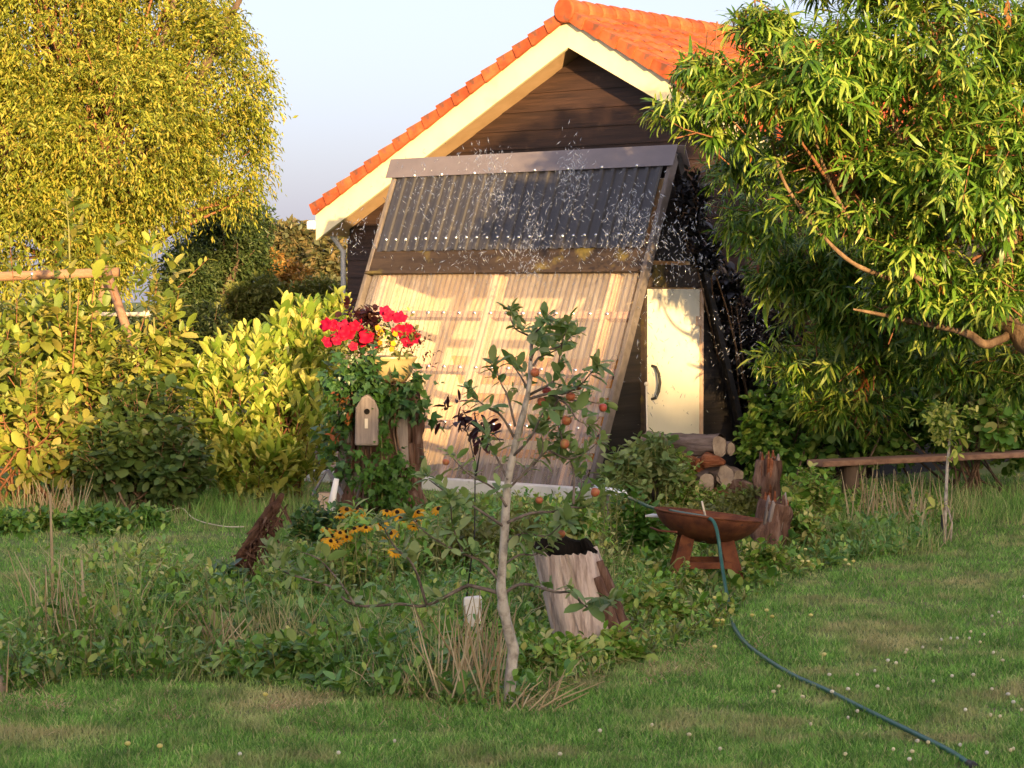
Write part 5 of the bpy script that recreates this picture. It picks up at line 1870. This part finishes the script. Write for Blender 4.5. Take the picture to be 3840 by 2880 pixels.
# tufts along the hedge foot and the plank
xs2 = rng.uniform(0, 1, 7000)
pxx = np.where(rng.uniform(0, 1, 7000) < .5, rng.uniform(-200, 1200, 7000), rng.uniform(2900, 4000, 7000))
pyy = rng.normal(1915, 35, 7000)
Yt = CAMH * F / (pyy - 1100)
o = blades(np.stack([(pxx - CX) / F * Yt, Yt], 1), rng.uniform(.08, .28, 7000), rng.uniform(.005, .009, 7000), .3, M_grass, 'grass_tufts')
tag(o, 'long grass tufts along the foot of the hedges', 'grass', None, 'stuff')

# dry stalk clumps
sg_ = 'clumps of dry stalks'
for (x0, x1, y0, y1, n, hpx, lab) in ((1640, 1890, 2540, 2660, 60, 370, 'straw coloured dry stalks left of the apple trunk'), (140, 340, 2440, 2500, 26, 380, 'tall thin dry stalks at the left of the wild bed'),
                                      (3380, 3560, 1960, 2060, 34, 220, 'brown dry stalks around the staked sapling'), (770, 860, 2430, 2480, 24, 200, 'small fan of dry stalks in the wild bed below the rotten branch'),
                                      (3180, 3420, 1960, 2010, 30, 240, 'thin dry stems leaning in front of the plank bench'), (60, 300, 1960, 1990, 60, 190, 'brown dry stems under the left shrubs'),
                                      (1900, 2080, 2600, 2680, 20, 110, 'flattened straw at the foot of the apple tree')):
    g0 = G((x0 + x1) / 2, (y0 + y1) / 2)
    t_ = thing('dry_stalks', lab, 'stalks', g0, 0, sg_)
    for i in range(n):
        g = G(random.uniform(x0, x1), random.uniform(y0, y1))
        hh = hpx * random.uniform(.45, 1.05) * g.y / F
        lx, ly = random.gauss(0, .26), random.gauss(0, .2)
        if 'flattened' in lab:
            lx, ly = random.gauss(.6, .8), random.gauss(0, .6)
        elif 'fan' in lab:
            lx = random.gauss(0, .5)
        mb = MB()
        tp = g + Vector((lx * hh, ly * hh, hh))
        mb.tube([g - g0, g.lerp(tp, .55) - g0 + Vector((random.uniform(-.01, .01), 0, 0)), tp - g0], [.005, .0042, .002], 5, cap=False)
        mb.build('stalk', L_straw, t_)
# two single tall stalks at the left
for (x, y0, y1, lab) in ((200, 2420, 1850, 'tallest single dry stalk standing at the left'), (318, 2430, 2100, 'shorter single dry stalk right of the tallest one')):
    g = G(x, y0)
    tp = P(x - 12, y1, g.y) - g
    o = tag(MB().tube([Vector((0, 0, 0)), tp * .5 + Vector((.004, 0, 0)), tp], [.011, .010, .006], 6).build('tall_stalk', L_straw, None, True), lab, 'stalk', 'single tall stalks')
    o.location = g

# bigger leafy bed plants as things of their own
bgp = 'leafy bramble plants in the wild bed'
for (x, y, Y, rp, rz, lm, lab, n, L) in ((560, 2340, 13.2, 170, 110, L_round, 'round leaved bramble in front of the left lawn', 70, .085), (700, 2210, 13.9, 160, 90, L_weed2, 'bluish leaved plant by the foot of the rotten branch', 70, .08),
                                         (440, 2440, 12.4, 130, 90, L_round, 'low bramble beside the tall dry stalks', 45, .075), (1050, 2350, 13.0, 220, 120, L_weed2, 'blue green leafy mound left of the pale wood block', 90, .08),
                                         (1250, 2480, 12.2, 260, 110, L_weed, 'bright green leafy mound at the near edge of the bed', 110, .07), (2450, 2270, 13.9, 150, 90, L_weed, 'green leafy mound below the fire bowl', 80, .06),
                                         (2380, 1960, 17.2, 120, 140, L_vine, 'leafy green plant left of the fire bowl', 80, .08), (2620, 1930, 18.6, 200, 70, L_olive, 'olive leaved weeds between log pile and fire bowl', 110, .06),
                                         (2450, 1720, 19.9, 130, 110, L_apple, 'pale leaved branchy shrub in front of the log pile', 70, .085), (3040, 1850, 19.0, 110, 110, L_weed, 'green weeds right of the ragged stump', 80, .07),
                                         (1620, 2420, 12.6, 160, 120, L_weed, 'weeds around the pale wood block', 70, .065), (2050, 2500, 12.0, 170, 110, L_weed, 'weeds at the foot of the hollow stump', 90, .06),
                                         (1200, 1960, 17.9, 120, 110, L_ivy, 'dark leafy plant beneath the small bird house', 80, .07), (1350, 2200, 15.4, 190, 110, L_weed, 'tall mixed greenery under the yellow daisies', 130, .07),
                                         (1750, 2060, 15.2, 170, 140, L_olive, 'olive greenery between daisies and apple trunk', 120, .07), (2320, 2430, 12.4, 110, 80, L_weed, 'grassy weeds right of the hollow stump', 60, .065),
                                         (1000, 2520, 12.0, 250, 90, L_round, 'dark green mound at the front left edge of the bed', 90, .06), (2980, 1960, 17.8, 110, 90, L_weed, 'weeds behind the leaning crumbling stump', 60, .07),
                                         (850, 2180, 14.6, 90, 70, L_ivy, 'dark leaves round the base of the rotten branch', 50, .07),
                                         (2530, 1700, 20.15, 90, 40, L_weed, 'creeping leaves draped over the middle of the log pile', 26, .06), (2440, 1640, 20.5, 60, 30, L_apple, 'few pale leaves sprouting above the top log', 10, .08),
                                         (2600, 1850, 20.0, 130, 60, L_weed, 'low green weeds hiding the foot of the log pile', 70, .06), (2790, 1880, 19.6, 90, 80, L_olive, 'olive weeds between log pile and ragged stump', 60, .06),
                                         (2570, 2170, 15.3, 90, 60, L_weed, 'small weeds growing between the fire bowl legs', 40, .05), (2330, 1780, 19.7, 90, 130, L_apple, 'pale leaved branchy shrub left of the log pile', 60, .085),
                                         (2860, 2080, 16.4, 90, 60, L_weed, 'weeds right of the fire bowl', 40, .06), (2190, 2440, 12.25, 110, 50, L_weed, 'leafy weeds covering the foot of the hollow stump', 50, .055),
                                         (1900, 2000, 16.2, 170, 120, L_olive, 'olive thicket behind the apple trunk', 100, .07), (2150, 1960, 16.8, 130, 120, L_weed, 'green thicket behind the hollow stump', 90, .07)):
    s_ = F / Y
    g = ground_of(x, Y)
    zc = max(P(x, y, Y).z, .08)
    bl_ = [(g[0], Y, zc, rp / s_, rp / s_ * .8, rz / s_), (g[0] - rp / s_ * .5, Y - .1, zc * .8, rp / s_ * .6, rp / s_ * .5, rz / s_ * .7), (g[0] + rp / s_ * .5, Y - .05, zc * .75, rp / s_ * .6, rp / s_ * .5, rz / s_ * .7)]
    shrub('leafy_plant', lab, 'plant', g, bl_, n * 2, 7, L, L * .62, T_OVAL, lm, 'pl_' + lm.name, .16, ang=1.15, updir=.7, parts=40, stems=14, r0=.006, group=bgp, inner=.2, holes=.2, sm=M_twiggreen, lo=.02)

# yellow green feathery weed spires beside the hollow stump
gs = Vector(ground_of(2300, 15.6))
t_ = thing('goldenrod', 'upright yellowish feathery weed spires right of the hollow stump', 'plant', gs)
foliage('foliage', t_, [P(random.gauss(2295, 14) + random.choice((-30, 0, 14)), y, 15.6) for y in np.linspace(1830, 2180, 70)], 130, .035, .014, T_DIA, L_olive, .06, 6, up=1)
for x in (2265, 2292, 2312):
    mb = MB()
    mb.tube([P(x + 5, 2190, 15.6) - gs, P(x, 2000, 15.6) - gs, P(x + random.uniform(-8, 8), 1830, 15.6) - gs], [.006, .005, .002], 5)
    mb.build('stem', M_twiggreen, t_, True)

# clover heads on the lawn, small yellow flowers, fallen leaves
mb = MB()
mb.lathe([(.0008, 0), (.001, .042)], 5)
CLS = mb.mesh('stem', M_twiggreen)
CLH = MB().ball((0, 0, .050), .0105, 8, 5, (1, 1, .85)).mesh('clover', L_cream, False)
clov = [(2920, 2590), (3010, 2630), (2900, 2610), (3110, 2545), (3120, 2610), (3180, 2600), (3215, 2545), (3290, 2590), (3330, 2600), (3400, 2450), (3395, 2460), (3530, 2410), (3525, 2445), (3565, 2405), (3590, 2405), (3635, 2405), (3640, 2380),
        (3675, 2420), (3720, 2320), (3745, 2305), (3840, 2245), (3725, 2460), (3760, 2490), (3570, 2550), (3500, 2570), (3650, 2545), (3720, 2600), (3780, 2620), (3800, 2650), (3620, 2680), (3715, 2700), (3750, 2705), (3830, 2680), (3180, 2710),
        (3215, 2685), (3040, 2735), (3170, 2850), (3350, 2832), (3420, 2840), (3480, 2805), (3440, 2800), (3600, 2815), (3790, 2835), (3800, 2830), (3700, 2845), (3410, 2870), (2584, 2775), (2445, 2738), (3360, 2500), (3330, 2490), (3280, 2530),
        (1270, 2845), (900, 2850), (1480, 2800), (2700, 2830), (2250, 2760), (2100, 2850), (3460, 2440), (3690, 2390)]
for x, y in clov:
    g = G(x, y + 20)
    r = thing('clover_flower', 'small white clover head on the lawn', 'flower', g, 0, 'white clover heads on the lawn')
    k = random.uniform(.7, 1.15)
    a = link('head', CLH, r)
    a.scale = (k, k, 1)
    link('stem', CLS, r)
YF = MB()
YF.ball((0, 0, .118), .014, 8, 5, (1, 1, .7))
YFM = YF.mesh('head', L_pale)
YST = MB().lathe([(.0015, 0), (.0012, .112)], 5).mesh('stem', M_twiggreen)
for x, y in ((2800, 2060), (3020, 2058), (3008, 2105), (3030, 2105), (3170, 2100), (3182, 2118), (3200, 2105), (2600, 2090), (2678, 2250), (2690, 2340), (2710, 2340), (2820, 2320), (2875, 2300), (2680, 2445), (3090, 2475), (2895, 2325), (3240, 1980), (3040, 2320), (480, 2830), (995, 2635), (600, 2840)):
    g = G(x, y + 60)
    r = thing('yellow_flower', 'tiny pale yellow wild flower by the bed edge', 'flower', g, 0, 'tiny yellow wild flowers')
    link('head', YFM, r)
    link('stem', YST, r)

# thin pale rope on the ground at the left
pts = [G(545, 1880, .10), G(575, 1915, .05), G(620, 1920, .05), G(680, 1905, .08), G(720, 1940, .05), G(770, 1960, .04), G(850, 1975, .04), G(915, 1975, .05)]
o = MB().tube([p - pts[0] for p in smooth_path(pts, 5)], .005, 6).build('rope', M_cane, None, True)
tag(o, 'thin pale rope lying in the grass below the laurel', 'rope')
o.location = pts[0]

# ------------------------------------------------------------------ water thrown over the shed by the sprinkler
cl = [(1830, 600, 45, 35, 130), (1850, 700, 50, 70, 260), (1890, 760, 25, 30, 120), (2150, 660, 35, 60, 260), (2140, 760, 45, 60, 160), (2000, 830, 25, 60, 220), (1960, 960, 60, 60, 130), (2000, 980, 30, 40, 100), (2360, 800, 55, 60, 330), (2400, 860, 50, 50, 170),
      (1600, 720, 90, 70, 240), (1700, 850, 110, 80, 260), (1760, 960, 60, 50, 100), (2330, 930, 70, 50, 200), (2560, 960, 70, 80, 330), (2530, 880, 50, 70, 180), (1330, 880, 50, 60, 120), (2790, 1230, 80, 110, 330), (2440, 1300, 40, 150, 120), (2650, 1350, 90, 160, 150),
      (2050, 940, 150, 40, 160), (1900, 1000, 250, 60, 120)]
pts, ax, sz = [], [], []
for (x, y, sx, sy, n) in cl:
    for i in range(int(n * (.8 if x < 2500 else .5))):
        Yw = 21.4 + .9 * random.random() if x < 2600 else 22.5 + random.random()
        pts.append(V3(P(random.gauss(x, sx * 1.0), random.gauss(y, sy * 1.0), Yw)))
        v = Vector((random.uniform(-.8, .8), random.uniform(-.3, .3), -random.uniform(.2, 1)))
        ax.append(V3(v))
        sz.append(random.uniform(.02, .085) * random.random() + .014)
OCT = (np.array([(-.5, 0, 0), (0, .5, 0), (0, 0, .09), (0, -.5, 0), (0, 0, -.09), (.5, 0, 0)]),
       [(0, 1, 2), (0, 2, 3), (0, 3, 4), (0, 4, 1), (5, 2, 1), (5, 3, 2), (5, 4, 3), (5, 1, 4)])
sz = np.array(sz)
A = {'p': np.array(pts), 'a': np.array(ax), 'n': rng.normal(0, 1, (len(pts), 3)), 'L': sz, 'W': rng.uniform(.005, .011, len(pts))}
o = link('water_spray', leaf_mesh('water_spray', OCT, A, M_water))
tag(o, 'flying water drops splashing over the shed roof', 'water', None, 'stuff')
